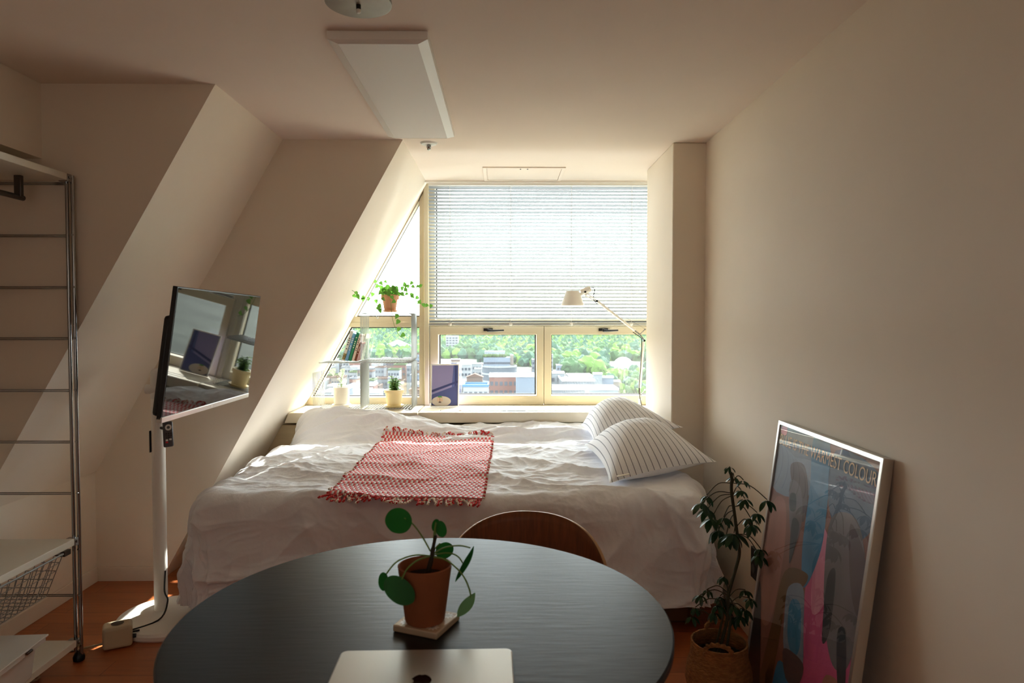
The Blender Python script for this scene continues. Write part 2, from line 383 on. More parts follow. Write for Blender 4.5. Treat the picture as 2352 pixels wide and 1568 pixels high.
# ================================================================ VENETIAN BLIND
YBl = 4.235; bx0 = wp(985, 600, YBl).x; bx1 = 1.09
zt = HC - .003; zb = at(1100, 744, YBl).z
t = thing('venetian_blind', ((bx0 + bx1) / 2, YBl, zb), 'white horizontal slat venetian blind lowered over the big window', 'blind')
MB().box(bx0, bx1, YBl - .013, YBl + .013, zt - .022, zt).build('head_rail', M['whitem'], t, bevel=.002)
MB().box(bx0, bx1, YBl - .012, YBl + .012, zb - .008, zb + .006).build('bottom_rail', mat('blind_rail', 'A8AAA8', .3, .3), t, bevel=.003)
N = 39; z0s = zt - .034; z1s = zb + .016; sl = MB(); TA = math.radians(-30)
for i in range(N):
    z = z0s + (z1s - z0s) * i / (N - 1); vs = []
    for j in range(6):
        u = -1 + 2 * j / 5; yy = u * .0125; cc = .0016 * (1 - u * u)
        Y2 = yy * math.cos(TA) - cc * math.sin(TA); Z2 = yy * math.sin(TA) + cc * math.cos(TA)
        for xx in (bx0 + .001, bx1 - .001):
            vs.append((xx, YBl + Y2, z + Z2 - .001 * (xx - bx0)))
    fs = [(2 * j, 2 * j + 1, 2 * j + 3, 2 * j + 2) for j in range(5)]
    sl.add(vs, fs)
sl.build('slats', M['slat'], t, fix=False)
cordx = [at(p, 600, YBl).x for p in (1034, 1173, 1312, 1450)]
c = MB()
for x in cordx:
    c.tube([(x, YBl - .0145, zt - .02), (x, YBl - .0145, zb)], .0011, 5); c.tube([(x + .004, YBl + .0145, zt - .02), (x + .004, YBl + .0145, zb)], .0009, 5)
c.build('ladder_cords', M['white'], t)
for x in cordx: MB().lathe((x, YBl - .011, zb - .001), [(.0, -.004), (.011, -.004), (.012, 0), (.008, .003), (.0, .004)], 12, R=rot('X', PI / 2)).build('cord_clip', M['white'], t)

# ================================================================ CEILING THINGS
zl = HC - .035
A = az(747, 97, zl); Bp = az(980, 97, zl); Cc = az(1042, 318, zl); D = az(897, 313, zl)
t = thing('ceiling_light', ((A.x + Cc.x) / 2, (A.y + Cc.y) / 2, zl), 'long rectangular unlit white panel light fixed on the ceiling', 'ceiling light')
lx0, lx1, ly0, ly1 = (A.x + D.x) / 2 - .006, (Bp.x + Cc.x) / 2 + .002, A.y, Cc.y + .01
def rect(x0, x1, y0, y1, z): return [V((x0, y0, z)), V((x1, y0, z)), V((x1, y1, z)), V((x0, y1, z))]
m = MB(); m.ring(rect(lx0, lx1, ly0, ly1, HC - .001), rect(lx0 + .02, lx1 - .02, ly0 + .02, ly1 - .02, HC - .001), (0, 0, -.024)); 
o_ = rect(lx0, lx1, ly0, ly1, HC - .025); i_ = rect(lx0 + .03, lx1 - .03, ly0 + .012, ly1 - .012, zl)
m.add(o_ + i_, [(k, (k + 1) % 4, (k + 1) % 4 + 4, k + 4) for k in range(4)])
m.build('housing', M['whitem'], t, smooth=False)
MB().box(lx0 + .03, lx1 - .03, ly0 + .012, ly1 - .012, zl + .0005, zl + .006).build('diffuser', M['diffuser'], t)
p = az(985, 328, HC)
t = thing('sprinkler_head', p, 'small white sprinkler head on the ceiling beyond the panel light', 'sprinkler')
MB().lathe(p + V((0, 0, -.012)), [(.012, 0), (.036, .004), (.042, .0115), (.042, .012)], 24).build('cover_plate', M['white'], t)
MB().lathe(p + V((0, 0, -.035)), [(.004, 0), (.009, .002), (.009, .010), (.012, .014), (.010, .024)], 16).build('nozzle', M['chrome'], t)
A, Bp, Cc, D = az(1110, 383, HC), az(1301, 383, HC), az(1284, 420, HC), az(1112, 420, HC)
hx0, hx1, hy0, hy1 = (A.x + D.x) / 2, (Bp.x + Cc.x) / 2, A.y, 4.19
t = thing('ceiling_hatch', ((hx0 + hx1) / 2, (hy0 + hy1) / 2, HC), 'square white access hatch in the ceiling before the blind', 'hatch')
MB().ring(rect(hx0, hx1, hy0, hy1, HC), rect(hx0 + .02, hx1 - .02, hy0 + .02, hy1 - .02, HC), (0, 0, -.006)).build('hatch_frame', M['ceil'], t, bevel=.001)
MB().box(hx0 + .023, hx1 - .023, hy0 + .023, hy1 - .023, HC - .004, HC).build('hatch_door', M['ceil'], t, bevel=.001)
for dx in (-.02, .02): MB().box((hx0 + hx1) / 2 + dx - .004, (hx0 + hx1) / 2 + dx + .004, hy0 + .03, hy0 + .045, HC - .006, HC - .003).build('latch', M['dmetal'], t)
cx = az(832, 20, HC); pc = V((cx.x, 1.855, HC))
t = thing('ceiling_rose', pc, 'round grey ceiling rose at the top edge, nearer than the panel light', 'lamp fitting')
MB().lathe(pc + V((0, 0, -.012)), [(.082, 0), (.088, .003), (.088, .012)], 40).build('plate', M['concrete'], t)
MB().lathe(pc + V((0, 0, -.034)), [(.004, 0), (.006, .002), (.006, .012)], 12).build('cord_grip', M['ceramic'], t)
MB().lathe(pc + V((0, 0, -.024)), [(.0065, 0), (.0065, .013)], 12).build('bushing', M['black'], t)

# ================================================================ CHROME SHELF UNIT
PY = 2.488; PX = -1.562; BX = -1.935
t = thing('shelf_unit', (-1.75, 2.1, 0), 'tall chrome and white shelving unit by the left wall', 'shelf')
ztp = at(166, 402, PY).z
for yy, nm in ((PY, 1), (1.58, 0)):
    for xx, nmx in ((PX, 1), (BX, 0)):
        m = MB(); m.tube([(xx - .010, yy, .035), (xx - .010, yy, ztp)], .0062, 12); m.tube([(xx + .010, yy, .02), (xx + .010, yy, ztp - .002)], .0062, 12)
        for py in (540, 659, 776, 895, 1013, 1131, 1260, 1365, 1480):
            z = at(170, py, PY).z; m.tube([(xx + .010, yy - .008, z), (xx + .010, yy + .001, z)], .0045, 8)
        m.build('post', M['chrome'], t)
        MB().lathe((xx, yy, 0.0), [(.012, 0), (.019, .004), (.02, .016), (.014, .03), (.008, .036)], 16).build('foot', M['black'], t)
    for py in (420, 540, 659, 776, 895, 1013, 1131, 1365):
        z = at(168, py, PY).z; m = MB()
        m.tube([(BX, yy, z), (PX - .008, yy, z)], .0026, 6); m.tube([(BX, yy, z - .006), (PX - .008, yy, z - .006)], .0022, 6)
        m.build('rung', M['chrome'], t)
zs_top = at(147, 411, 2.44).z; zs_mid = at(161, 1254, 2.45).z; zs_bot = at(162, 1491, 2.44).z
for z in (zs_top, zs_mid, zs_bot):
    s_ = MB().box(BX + .02, PX + .01, 1.60, PY - .028, z, z + .024).build('shelf_board', M['shelfw'], t, bevel=.0015)
    for yy in (PY - .027, ):
        m = MB().box(PX - .022, PX + .012, yy, PY - .006, z - .004, z + .024); m.lathe((PX + .012, yy + .009, z + .012), [(0, -.0), (.005, 0), (.005, .003), (0, .004)], 10, R=rot('Y', PI / 2)); m.build('bracket', M['chrome'], t, bevel=.001)
rz = at(40, 455, 2.4).z; rx = at(53, 458, 2.40).x
MB().tube([(rx, 1.65, rz), (rx, 2.40, rz)], .0095, 16).build('hanging_rail', M['dmetal'], t)
MB().box(rx - .012, rx + .012, 2.372, 2.388, rz, zs_top).build('rail_bracket', M['dmetal'], t, bevel=.002)
# wire drawer under the middle board
bt = zs_mid - .022; bb = bt - .135
t2 = thing('wire_basket', (-1.75, 2.05, bb), 'silver wire mesh drawer hanging under the middle shelf board', 'basket')
T0 = [V((-1.90, 1.65, bt)), V((-1.575, 1.65, bt)), V((-1.575, 2.43, bt)), V((-1.90, 2.43, bt))]
B0 = [V((-1.87, 1.69, bb)), V((-1.61, 1.69, bb)), V((-1.61, 2.39, bb)), V((-1.87, 2.39, bb))]
MB().tube(T0 + [T0[0]], .0035, 8).build('rim', M['wire'], t2)
m = MB()
for k in range(1, 6):
    f = k / 5; Q = [a.lerp(b, f) for a, b in zip(T0, B0)]; m.tube(Q + [Q[0]], .0014, 5)
for a in range(4):
    b = (a + 1) % 4; n = 24 if a % 2 else 11
    for k in range(n + 1):
        m.tube([T0[a].lerp(T0[b], k / n), B0[a].lerp(B0[b], k / n)], .0014, 5)
for k in range(25): y = 1.69 + .70 * k / 24; m.tube([(-1.87, y, bb), (-1.61, y, bb)], .0014, 5)
for k in range(11): x = -1.87 + .26 * k / 10; m.tube([(x, 1.69, bb), (x, 2.39, bb)], .0014, 5)
m.build('wire_mesh', M['wire'], t2)
MB().box(-1.60, -1.572, 2.435, 2.47, bt - .012, bt + .006).build('runner', M['dmetal'], t2)
MB().box(-1.93, -1.60, 2.438, 2.465, bt - .010, bt + .004).build('runner', M['dmetal'], t2)
# storage box on the bottom board
R5 = rot('Z', math.radians(4)); zbx = zs_bot + .0245; lz = .217
cr = az(112, 1455, lz)
def bxp(u, v, z): return V((cr.x, cr.y, 0)) + R5 @ V((u, v, 0)) + V((0, 0, z))
t = thing('storage_box', bxp(-.15, -.2, zbx), 'white lidded plastic storage box on the lowest shelf board', 'box')
def inset(i, z, i2=None): return [bxp(-.34 + i, -.42 + i, z), bxp(-i, -.42 + i, z), bxp(-i, -i, z), bxp(-.34 + i, -i, z)]
m = MB(); b4 = inset(.035, zbx); t4 = inset(.024, lz - .02); m.add(b4 + t4, [(3, 2, 1, 0), (0, 1, 5, 4), (1, 2, 6, 5), (2, 3, 7, 6), (3, 0, 4, 7), (4, 5, 6, 7)])
m.build('body', M['white'], t, bevel=.004)
m = MB().prism(inset(0, lz - .006), (0, 0, .006)); m.prism(inset(.006, lz - .022), (0, 0, .012)); m.build('lid', M['white'], t, bevel=.0015)
c = bxp(-.002, -.10, lz - .012); MB().obox(c, (.008, .03, .008), R5).build('latch', M['dmetal'], t, bevel=.002)

# ================================================================ TV AND STAND
pb = az(352, 1415, .03); pb = V((pb.x, 2.86, 0))
t = thing('tv_stand', (-1.36, 2.83, 0), 'white floor stand with round pole and round base holding the television', 'tv stand')
MB().lathe((-1.375, 2.82, 0), [(.0, 0), (.212, 0), (.220, .008), (.220, .022), (.212, .032), (.0, .034)], 64, sy=.92).build('base', M['whitem'], t)
ptop = at(352, 846, 2.86).z
MB().tube([pb + V((0, 0, .03)), pb + V((0, 0, ptop - .12))], .0265, 28).build('pole', M['whitem'], t)
m = MB(); m.tube(smooth_path([pb + V((0, 0, ptop - .12)), pb + V((0, 0, ptop - .05)), pb + V((0, 0, ptop - .02)), pb + V((0, 0, ptop - .004))]), [.0275] * 13 + [.025, .023, .019, .016, .012, .004], 24) if 0 else m.lathe(pb + V((0, 0, ptop - .125)), [(.0275, 0), (.0275, .10), (.0255, .113), (.019, .122), (.008, .126), (0, .127)], 28)
m.lathe(pb + V((.0, -.012, ptop - .085)), [(.0, -.04), (.020, -.04), (.020, .04), (.0, .04)], 24, R=rot('Y', PI / 2))
m.build('pivot_head', M['white'], t)
TL, BL, TR, BR = at(405, 658, 2.145), at(368, 964, 2.145), at(602, 680, 2.9), at(573, 907, 2.9)
ew = ((TR - TL) + (BR - BL)).normalized(); cz = (TL + BL + TR + BR) / 4
ew = rot('Z', math.radians(1.1)) @ ew; eu = ((TL - BL) + (TR - BR)); eu = (eu - ew * eu.dot(ew)).normalized(); en = ew.cross(eu).normalized()   # en = screen normal, into the room
if en.x < 0: en = -en
TW = 1.02 * ((TR - TL).length + (BR - BL).length) / 2; TH_ = ((TL - BL).length + (TR - BR).length) / 2
def tvp(u, v, n): return cz + ew * (u * TW / 2) + eu * (v * TH_ / 2) + en * n
pj = tvp(.1, -.1, -.045)
m = MB(); m.tube(smooth_path([pb + V((.02, -.01, ptop - .085)), pb + V((.12, -.09, ptop - .07)), pj + V((-.07, 0, -.03)), pj]), .014, 12)
m.build('arm', M['white'], t)
cbm = MB().tube(smooth_path([pb + V((.026, -.012, .20)), pb + V((.03, -.03, .12)), pb + V((.045, -.035, .08)), V((-1.40, 2.74, .037)), V((-1.50, 2.62, .036)), az(318, 1447, .036), az(313, 1449, .034)]), .0035, 8)
MB().box(pb.x - .028, pb.x - .0255, pb.y - .02, pb.y + .003, .70, .79).build('cable_slot', M['black'], t)

t = thing('television', tvp(0, -1, -.02), 'flat black television with silver bottom edge turned sideways, reflecting the windowsill', 'television')
def tvbox(u0, u1, v0, v1, n0, n1):
    return MB().add([tvp(u, v, n) for n in (n0, n1) for v in (v0, v1) for u in (u0, u1)], [(0, 2, 3, 1), (4, 5, 7, 6), (0, 1, 5, 4), (2, 6, 7, 3), (0, 4, 6, 2), (1, 3, 7, 5)])
tvbox(-1, 1, -1, 1, -.016, -.001).build('housing', M['black'], t, bevel=.002)
tvbox(-.94, .94, -.98, .55, -.045, -.016).build('back_cover', M['black'], t, bevel=.012)
tvbox(-.985, .985, -.955, .978, -.001, .0).build('screen', M['screen'], t, smooth=False)
tvbox(-1, 1, -1.045, -.96, -.014, .002).build('bottom_bezel', M['silverframe'], t, bevel=.0015)
tvbox(-.03, .02, -1.02, -.985, .002, .0026).build('badge', M['white'], t)
tvbox(-.12, .12, -.25, .05, -.06, -.045).build('mount_plate', M['black'], t, bevel=.003)
# remote clipped on the pole
rp = at(372, 968, 2.80); rb = at(377, 1026, 2.80)
rp.x = pb.x + .068; rb.x = rp.x + .004
rt = thing('remote_control', rb, 'dark grey remote control hanging under the television beside the pole', 'remote control')
ru = (rp - rb); RL = ru.length; ru.normalize(); rs = V((.75, .66, 0)).normalized(); rs = (rs - ru * rs.dot(ru)).normalized(); rn = rs.cross(ru).normalized()
if rn.y > 0: rn = -rn
RR = Matrix((rs, ru, rn)).transposed()
MB().obox((rp + rb) / 2, (.038, RL, .014), RR).build('casing', M['bluegrey'], rt, bevel=.005)
def rpt(u, v): return (rp + rb) / 2 + rs * u + ru * v + rn * .0075
RZ = RR
MB().lathe(rpt(0, RL * .28), [(.006, 0), (.0125, 0), (.0125, .0012), (.006, .0012)], 24, R=RZ, closed=True).build('dial_ring', M['white'], rt)
for k in range(8):
    MB().lathe(rpt(-.009 + .009 * (k % 3), .004 - .008 * (k // 3)), [(0, 0), (.003, 0), (.003, .001), (0, .001)], 10, R=RZ).build('button', M['black'], rt)
MB().obox(rpt(-.008, -RL * .22), (.009, .007, .0015), RR).build('button', M['white'], rt)
MB().obox(rpt(.006, -RL * .2), (.009, .007, .0015), RR).build('button', M['white'], rt)
MB().obox(rpt(-.008, -RL * .30), (.009, .006, .0015), RR).build('button', M['red'], rt)['label'] = 'red remote button'
MB().tube([(pb.x + .022, 2.84, (rp.z + rb.z) / 2 + .02), (rp.x - .006, 2.81, (rp.z + rb.z) / 2 + .02)], .006, 8).build('magnet_clip', M['black'], rt)

# power cube and cables
pc = az(277, 1478, .0); pc = V((pc.x, 2.60, 0)); RC = rot('Z', math.radians(28))
t = thing('power_adapter', pc, 'beige cube power adapter on the floor beside the tv stand base', 'power adapter')
MB().obox(pc + V((0, 0, .046)), (.10, .072, .085), RC).build('casing', M['adapter'], t, bevel=.012, bseg=4)
MB().lathe(pc + V((0, 0, .0885)), [(.0, 0), (.020, 0), (.022, .001), (.022, .0015), (0, .0015)], 24).build('socket', M['dmetal'], t)
MB().tube([pc + RC @ V((.045, 0, .03)), pc + RC @ V((.062, 0, .028))], .008, 10).build('plug', M['black'], t)
tag(cbm.build('tv_cable', M['black']), 'thin black cable from the pole to the beige power adapter', 'cable')
cb = MB().tube(smooth_path([pc + RC @ V((-.05, 0, .02)), pc + V((-.12, -.03, .006)), pc + V((-.25, -.09, .006)), pc + V((-.38, -.12, .006)), V((-1.62, 2.36, .006)), V((-1.75, 2.30, .006)), V((-1.93, 2.25, .006))]), .0045, 8)
tag(cb.build('extension_cable', M['cable']), 'beige extension cable running along the floor under the shelf', 'cable')

# ================================================================ BED
XB0, XB1, YF, YK = -1.235, .815, 2.715, 3.935
def fbm(x, y, s, oct=3):
    a = 0; k = 1
    for o in range(oct): a += k * noise.noise(V((x * s * 2 ** o, y * s * 2 ** o, o * 7.3))); k *= .5
    return a
def bed_z(x, y):
    f = (y - YF) / (YK - YF)
    z = .535 + .045 * max(0, f) + .012 * fbm(x, y, 1.3)
    # bunched edge along the bench
    e = max(0, (y - 3.70) / .22); e = min(1, e); e = e * e * (3 - 2 * e)
    z += e * (.045 + .095 * max(0, min(1, (-.35 - x) / .35)) + .02 * fbm(x + 3, y, 3))
    return z
def ridge(x, y, z, sharp): return max(0, 1 - 2.6 * abs(noise.noise(V((x, y, z))))) ** sharp
def wrinkle(x, y, dropf=0):
    wx = x + .14 * noise.noise(V((x * 1.9, y * 1.9, 2.0))) + .03 * noise.noise(V((x * 7, y * 7, 6.0)))
    wy = y + .14 * noise.noise(V((x * 1.9, y * 1.9, 9.0))) + .03 * noise.noise(V((x * 7, y * 7, 16.0)))
    m1 = .5 + .5 * noise.noise(V((x * 2.1, y * 2.1, 30))); m2 = .5 + .5 * noise.noise(V((x * 2.7, y * 2.7, 40)))
    h = .024 * ridge(wx * 1.3 - wy * 1.2, wy * 2.8 + wx * .8, 21.0, 2.2)
    h += .013 * ridge(wx * 1.6 + wy * 1.4, wy * 6.0 - wx * .9, 1.0, 1.8) * m1
    h += .010 * ridge(wx * 4.2 - wy * 3.0, wy * 7.0 + wx * 2.4, 5.0, 1.7) * m2
    h += .0042 * ridge(wx * 9 + wy * 5, wy * 15 - wx * 3, 11.0, 1.5) * (.4 + m1)
    h += .0016 * ridge(wx * 20 - wy * 12, wy * 30 + wx * 8, 13.0, 1.3) * (.4 + m2)
    eb = min(1, max(0, (y - 3.62) / .15)); h += eb * (.020 * ridge(wx * 1.1 + wy * 2, wy * 11 - wx * 1.5, 50.0, 1.6) + .009 * ridge(wx * 4, wy * 16, 57.0, 1.6))
    return h
def duvet_point(s, u):
    """s across (left end .. right end, incl. overhang), u forwards (negative = hangs over the front)"""
    r = .07; DR = .455
    sh_ = min(1, max(0, (u - 3.2) / .55)); x0c, x1c, yc = XB0 + r + .10 * sh_ * sh_, XB1 - r, YF + r
    cx_ = min(max(s, x0c), x1c); cy_ = max(u, yc)
    dx, dy = s - cx_, u - cy_
    e = max(abs(dx), abs(dy))
    zt_ = bed_z(cx_, cy_)
    if e < 1e-6:
        return V((s, u, zt_ + wrinkle(s, u)))
    n = V((dx, dy, 0)).normalized(); c0 = V((cx_, cy_, 0))
    arc = r * PI / 2
    if e < arc:
        a = e / r; pos = c0 + n * (r * math.sin(a)); z = zt_ - r * (1 - math.cos(a)); nn = n * math.sin(a) + V((0, 0, math.cos(a)))
    else:
        pos = c0 + n * r; z = zt_ - r - (e - arc); nn = n
    g_ = min(1, e / .25)
    along = s if abs(dy) >= abs(dx) else u
    along2 = along + .10 * noise.noise(V((along * 2, e * 2.2, 4)))
    fold = .034 * noise.noise(V((along2 * 4.2, e * .9, 3.3))) + .020 * (max(0, 1 - 2.2 * abs(noise.noise(V((along2 * 7.5, e * 1.6, 8)))))) ** 2 + .026 * max(0, 1 - 2.4 * abs(noise.noise(V((along2 * 3.0 + e * 2.5, e * 1.2 - along, 17))))) ** 2.5
    w = wrinkle(s, u) * (1 + .2 * g_)
    return V((pos.x, pos.y, z)) + nn * (w + g_ * (fold + .012)) + n * (.015 * max(0, e - arc) / .4)
t = thing('bed', ((XB0 + XB1) / 2, 3.33, 0), 'low single bed standing lengthwise under the window', 'bed')
MB().box(XB0 + .09, XB1 - .05, YF + .06, YK - .02, .0, .22).build('bed_base', mat('bed_base', '6B4A30', .6), t, bevel=.01)
MB().box(XB0 + .03, XB1 - .03, YF + .035, YK - .01, .22, .485).build('mattress', M['mattress'], t, bevel=.05, bseg=4)
NX, NY = 560, 400
sA, sB, uA, uB = XB0 - .40, XB1 + .40, YF - .40, YK - .005
mb = MB(); vs = []
for j in range(NY + 1):
    u = uA + (uB - uA) * j / NY
    for i in range(NX + 1):
        s = sA + (sB - sA) * i / NX
        p = duvet_point(s, u)
        if p.x < xE(p.z) + .012 and p.y > YD - .02: p.x = xE(p.z) + .012 + .002 * noise.noise(p * 8)
        if p.x > XR - .012: p.x = XR - .012
        if p.x > .80 and p.y > 3.27: p.x = .80
        vs.append(p)
fs = [(j * (NX + 1) + i, j * (NX + 1) + i + 1, (j + 1) * (NX + 1) + i + 1, (j + 1) * (NX + 1) + i) for j in range(NY) for i in range(NX)]
mb.add(vs, fs)
dv = tag(mb.build('duvet', M['duvet'], fix=False, ang=180), 'crumpled white duvet spread over the whole bed and hanging to the floor', 'bedding')

# checked blanket
C4 = [az(1108, 1141, .555), az(754, 1137, .555), at(882, 1012, 3.78), at(1132, 1018, 3.76)]
def blk(u, v):
    a = C4[1].lerp(C4[0], u); b = C4[2].lerp(C4[3], u); p = a.lerp(b, v)
    p.x += .006 * noise.noise(V((v * 6, u * 2, 1))); p.y += .006 * noise.noise(V((u * 6, v, 5)))
    hump = .022 * math.exp(-((u - .42) ** 2 / .012 + (v - .52) ** 2 / .006)) + .008 * max(0, 1 - abs(v - .17) / .03) * (.5 + noise.noise(V((u * 3, 0, 0))))
    return V((p.x, p.y, bed_z(p.x, p.y) + .6 * wrinkle(p.x, p.y) + .014 + hump))
NB = 110; mb = MB(); mb.uv = []
vs = [blk(i / NB, j / NB) for j in range(NB + 1) for i in range(NB + 1)]
k0 = (NB + 1) ** 2
mb.uv = [(i / NB, j / NB) for j in range(NB + 1) for i in range(NB + 1)]
mb.add(vs, [(j * (NB + 1) + i, j * (NB + 1) + i + 1, (j + 1) * (NB + 1) + i + 1, (j + 1) * (NB + 1) + i) for j in range(NB) for i in range(NB)])
pc = sum(C4, V()) / 4
t = thing('throw_blanket', (pc.x, pc.y, .56), 'red and white checked throw blanket with fringe lying on the duvet', 'blanket')
o = mb.build('woven_cloth', M['check'], t, fix=False, ang=180)
sm = o.modifiers.new('thick', 'SOLIDIFY'); sm.thickness = .006
random.seed(4)
def tassels(v, n, outd, Lm):
    m = MB()
    for k in range(n):
        u = (k + random.random() * .8) / n; b = blk(u, v)
        d = V((random.uniform(-.7, .7), outd, 0)).normalized(); L = Lm * random.uniform(.7, 1.3)
        pts = []; ph = random.random() * 6
        for q in range(8):
            f = q / 7; pp = b + d * (L * f) + V((math.sin(ph + f * 5) * .004, 0, 0))
            pp.z = bed_z(pp.x, max(pp.y, YF)) + wrinkle(pp.x, pp.y) * .8 + .012 - (.10 * max(0, (YF + .03) - pp.y)) + .003 * math.sin(f * PI) ; pts.append(pp)
        two = random.random()
        for h in (0, 1):
            q2 = [p + V((math.cos(i * 1.9 + h * PI) * .0028, 0, math.sin(i * 1.9 + h * PI) * .0028)) for i, p in enumerate(pts)]
            m.tube(q2, [.0032] * 7 + [.0045], 5, mi=(0 if two < .35 else (1 if two > .75 else h)))
    return m
tassels(0, 66, -1, .056).build('fringe', [M['red'], M['yarn']], t)
tassels(1, 34, 1, .022).build('fringe', [M['red'], M['yarn']], t)
for side in (0, 1):
    m = MB()
    for k in range(44):
        b = blk(side, (k + .5) / 44); m.tube([b, b + V(((-1, 1)[side] * .009, random.uniform(-.004, .004), -.003))], [.005, .0045], 6, mi=(k + side) % 2)
    m.build('edge_knots', [M['red'], M['yarn']], t)

# pillows
def pillow(name, A, Bq, Cq, Dq, T, label, up, belly=.5, stripes=True):
    t_ = thing(name, (A + Bq + Cq + Dq) / 4, label, 'pillow', 'striped pillows on the bed')
    n = 56; nrm = (Bq - A).cross(Dq - A).normalized()
    if nrm.dot(up) < 0: nrm = -nrm
    mb = MB(); mb.uv = []; vs = []
    def prof(a, e=2.6): return max(0, 1 - abs(a) ** 2.2) ** .7
    for side in (1, -1):
        for j in range(n + 1):
            for i in range(n + 1):
                u, v = i / n, j / n; a, b = 2 * u - 1, 2 * v - 1
                # edges pull inwards between the pointed corners
                a2 = a * (1 - .12 * (1 - b * b)); b2 = b * (1 - .15 * (1 - a * a))
                p = (A.lerp(Bq, (a2 + 1) / 2)).lerp(Dq.lerp(Cq, (a2 + 1) / 2), (b2 + 1) / 2)
                th = T * prof(a) * prof(b)
                th += (.0035 * noise.noise(V((a * 3, b * 3, side * 4.))) + .007 * max(0, 1 - 3 * abs(noise.noise(V((a * 2.2, b * 2.2, 3. + side)))))) * prof(a) * prof(b) * (1.5 - prof(a) * prof(b))
                vs.append(p + nrm * (th * (1 - belly if side < 0 else belly) * 2 * side * .5)); mb.uv.append((u, v))
    fs = []
    q = (n + 1) ** 2
    for j in range(n):
        for i in range(n):
            k = j * (n + 1) + i; fs.append((k, k + 1, k + n + 2, k + n + 1))
    mb.add(vs, fs + [], 0)
    k2 = len(mb.f); mb.f += [tuple(i + q for i in reversed(f)) for f in fs]; mb.m += [1] * len(fs)
    o = mb.build('pillowcase', [M['stripe'], M['duvet']], t_, fix=False, ang=180)
    return t_, nrm
A, Bq, Cq, Dq = V((.405, 3.44, .62)), V((.80, 3.40, .745)), V((.925, 2.94, .635)), V((.435, 2.80, .575))
tp, nr = pillow('pillow', A, Bq, Cq, Dq, .225, 'front striped pillow with pointed corner, nearest the leafy floor plant', V((-.2, -.3, 1)), belly=.62)
c = Dq.lerp(Cq, .13) + V((0, -.0, .018)); MB().obox(c + V((0, .02, 0)), (.055, .014, .003), rot('Z', .2) @ rot('Y', -.15)).build('care_tag', M['paper'], tp)
A2, B2, C2, D2 = V((.43, 3.80, .665)), V((.71, 3.86, .80)), V((.845, 3.20, .745)), V((.44, 3.34, .62))
pillow('pillow', A2, B2, C2, D2, .225, 'striped pillow behind the other one, against the pillar and the bench', V((-.2, -.3, 1)), belly=.6)

# ================================================================ WIRE CUBES ON THE BENCH
def cube_shelf(x0, z0, label, W=.292, Hh=.288):
    y0, y1 = 4.035, 4.275; x1 = x0 + W; z1 = z0 + Hh
    t_ = thing('wire_cube', ((x0 + x1) / 2, (y0 + y1) / 2, z0), label, 'wire shelf', 'silver wire cube shelves on the bench')
    for sx, xx in ((1, x0), (-1, x1)):
        m = MB()
        for k in range(10):
            y = y0 + (y1 - y0) * k / 9; r = .014
            m.tube([(xx + sx * (.038 if k in (0, 9) else r * 1.6), y, z0 + .0025), (xx + sx * r, y, z0 + .0025), (xx + sx * r * .3, y, z0 + r * .3), (xx, y, z0 + r), (xx, y, z1 - r), (xx + sx * r * .3, y, z1 - r * .3), (xx + sx * r, y, z1 - .0025), (xx + sx * (.038 if k in (0, 9) else r * 1.6), y, z1 - .0025)], .0019, 6)
        m.build('side_panel', M['wire'], t_)
    for zz in (z0 + .007, z1 - .007):
        m = MB()
        for k in range(17):
            y = y0 + .004 + (y1 - y0 - .008) * k / 16; m.tube([(x0 + .012, y, zz), (x1 - .012, y, zz)], .0012, 5)
        for k in range(17):
            x = x0 + .012 + (x1 - x0 - .024) * k / 16; m.tube([(x, y0 + .004, zz + .0015), (x, y1 - .004, zz + .0015)], .0009, 4)
        m.build('shelf_panel', M['wire'], t_)
    m = MB(); y = y1
    for xx in (x0 + .05,):
        m.tube([(xx, y, z1 - .004), (xx, y, z1 - .03), (xx + .01, y, z1 - .034), (xx + .014, y, z1 - .028), (xx + .014, y, z1 - .004)], .0018, 5)
    m.build('hook', M['wire'], t_)
    return t_
xc1 = at(720, 938, 4.035).x; xc2 = at(829.5, 938, 4.035).x
cube_shelf(xc1, SILL + .001, 'lower wire cube nearest the sloping wall, holding the white pot', W=xc2 - xc1 - .003)
cube_shelf(xc2, SILL + .001, 'lower wire cube nearest the small framed picture, holding the cream pot', W=at(946, 938, 4.035).x - xc2)
cube_shelf(xc2, SILL + .290, 'upper wire cube with the trailing ivy pot on its top', W=at(946, 938, 4.035).x - xc2)
ZC1 = SILL + .290; ZC2 = SILL + .290 + .289

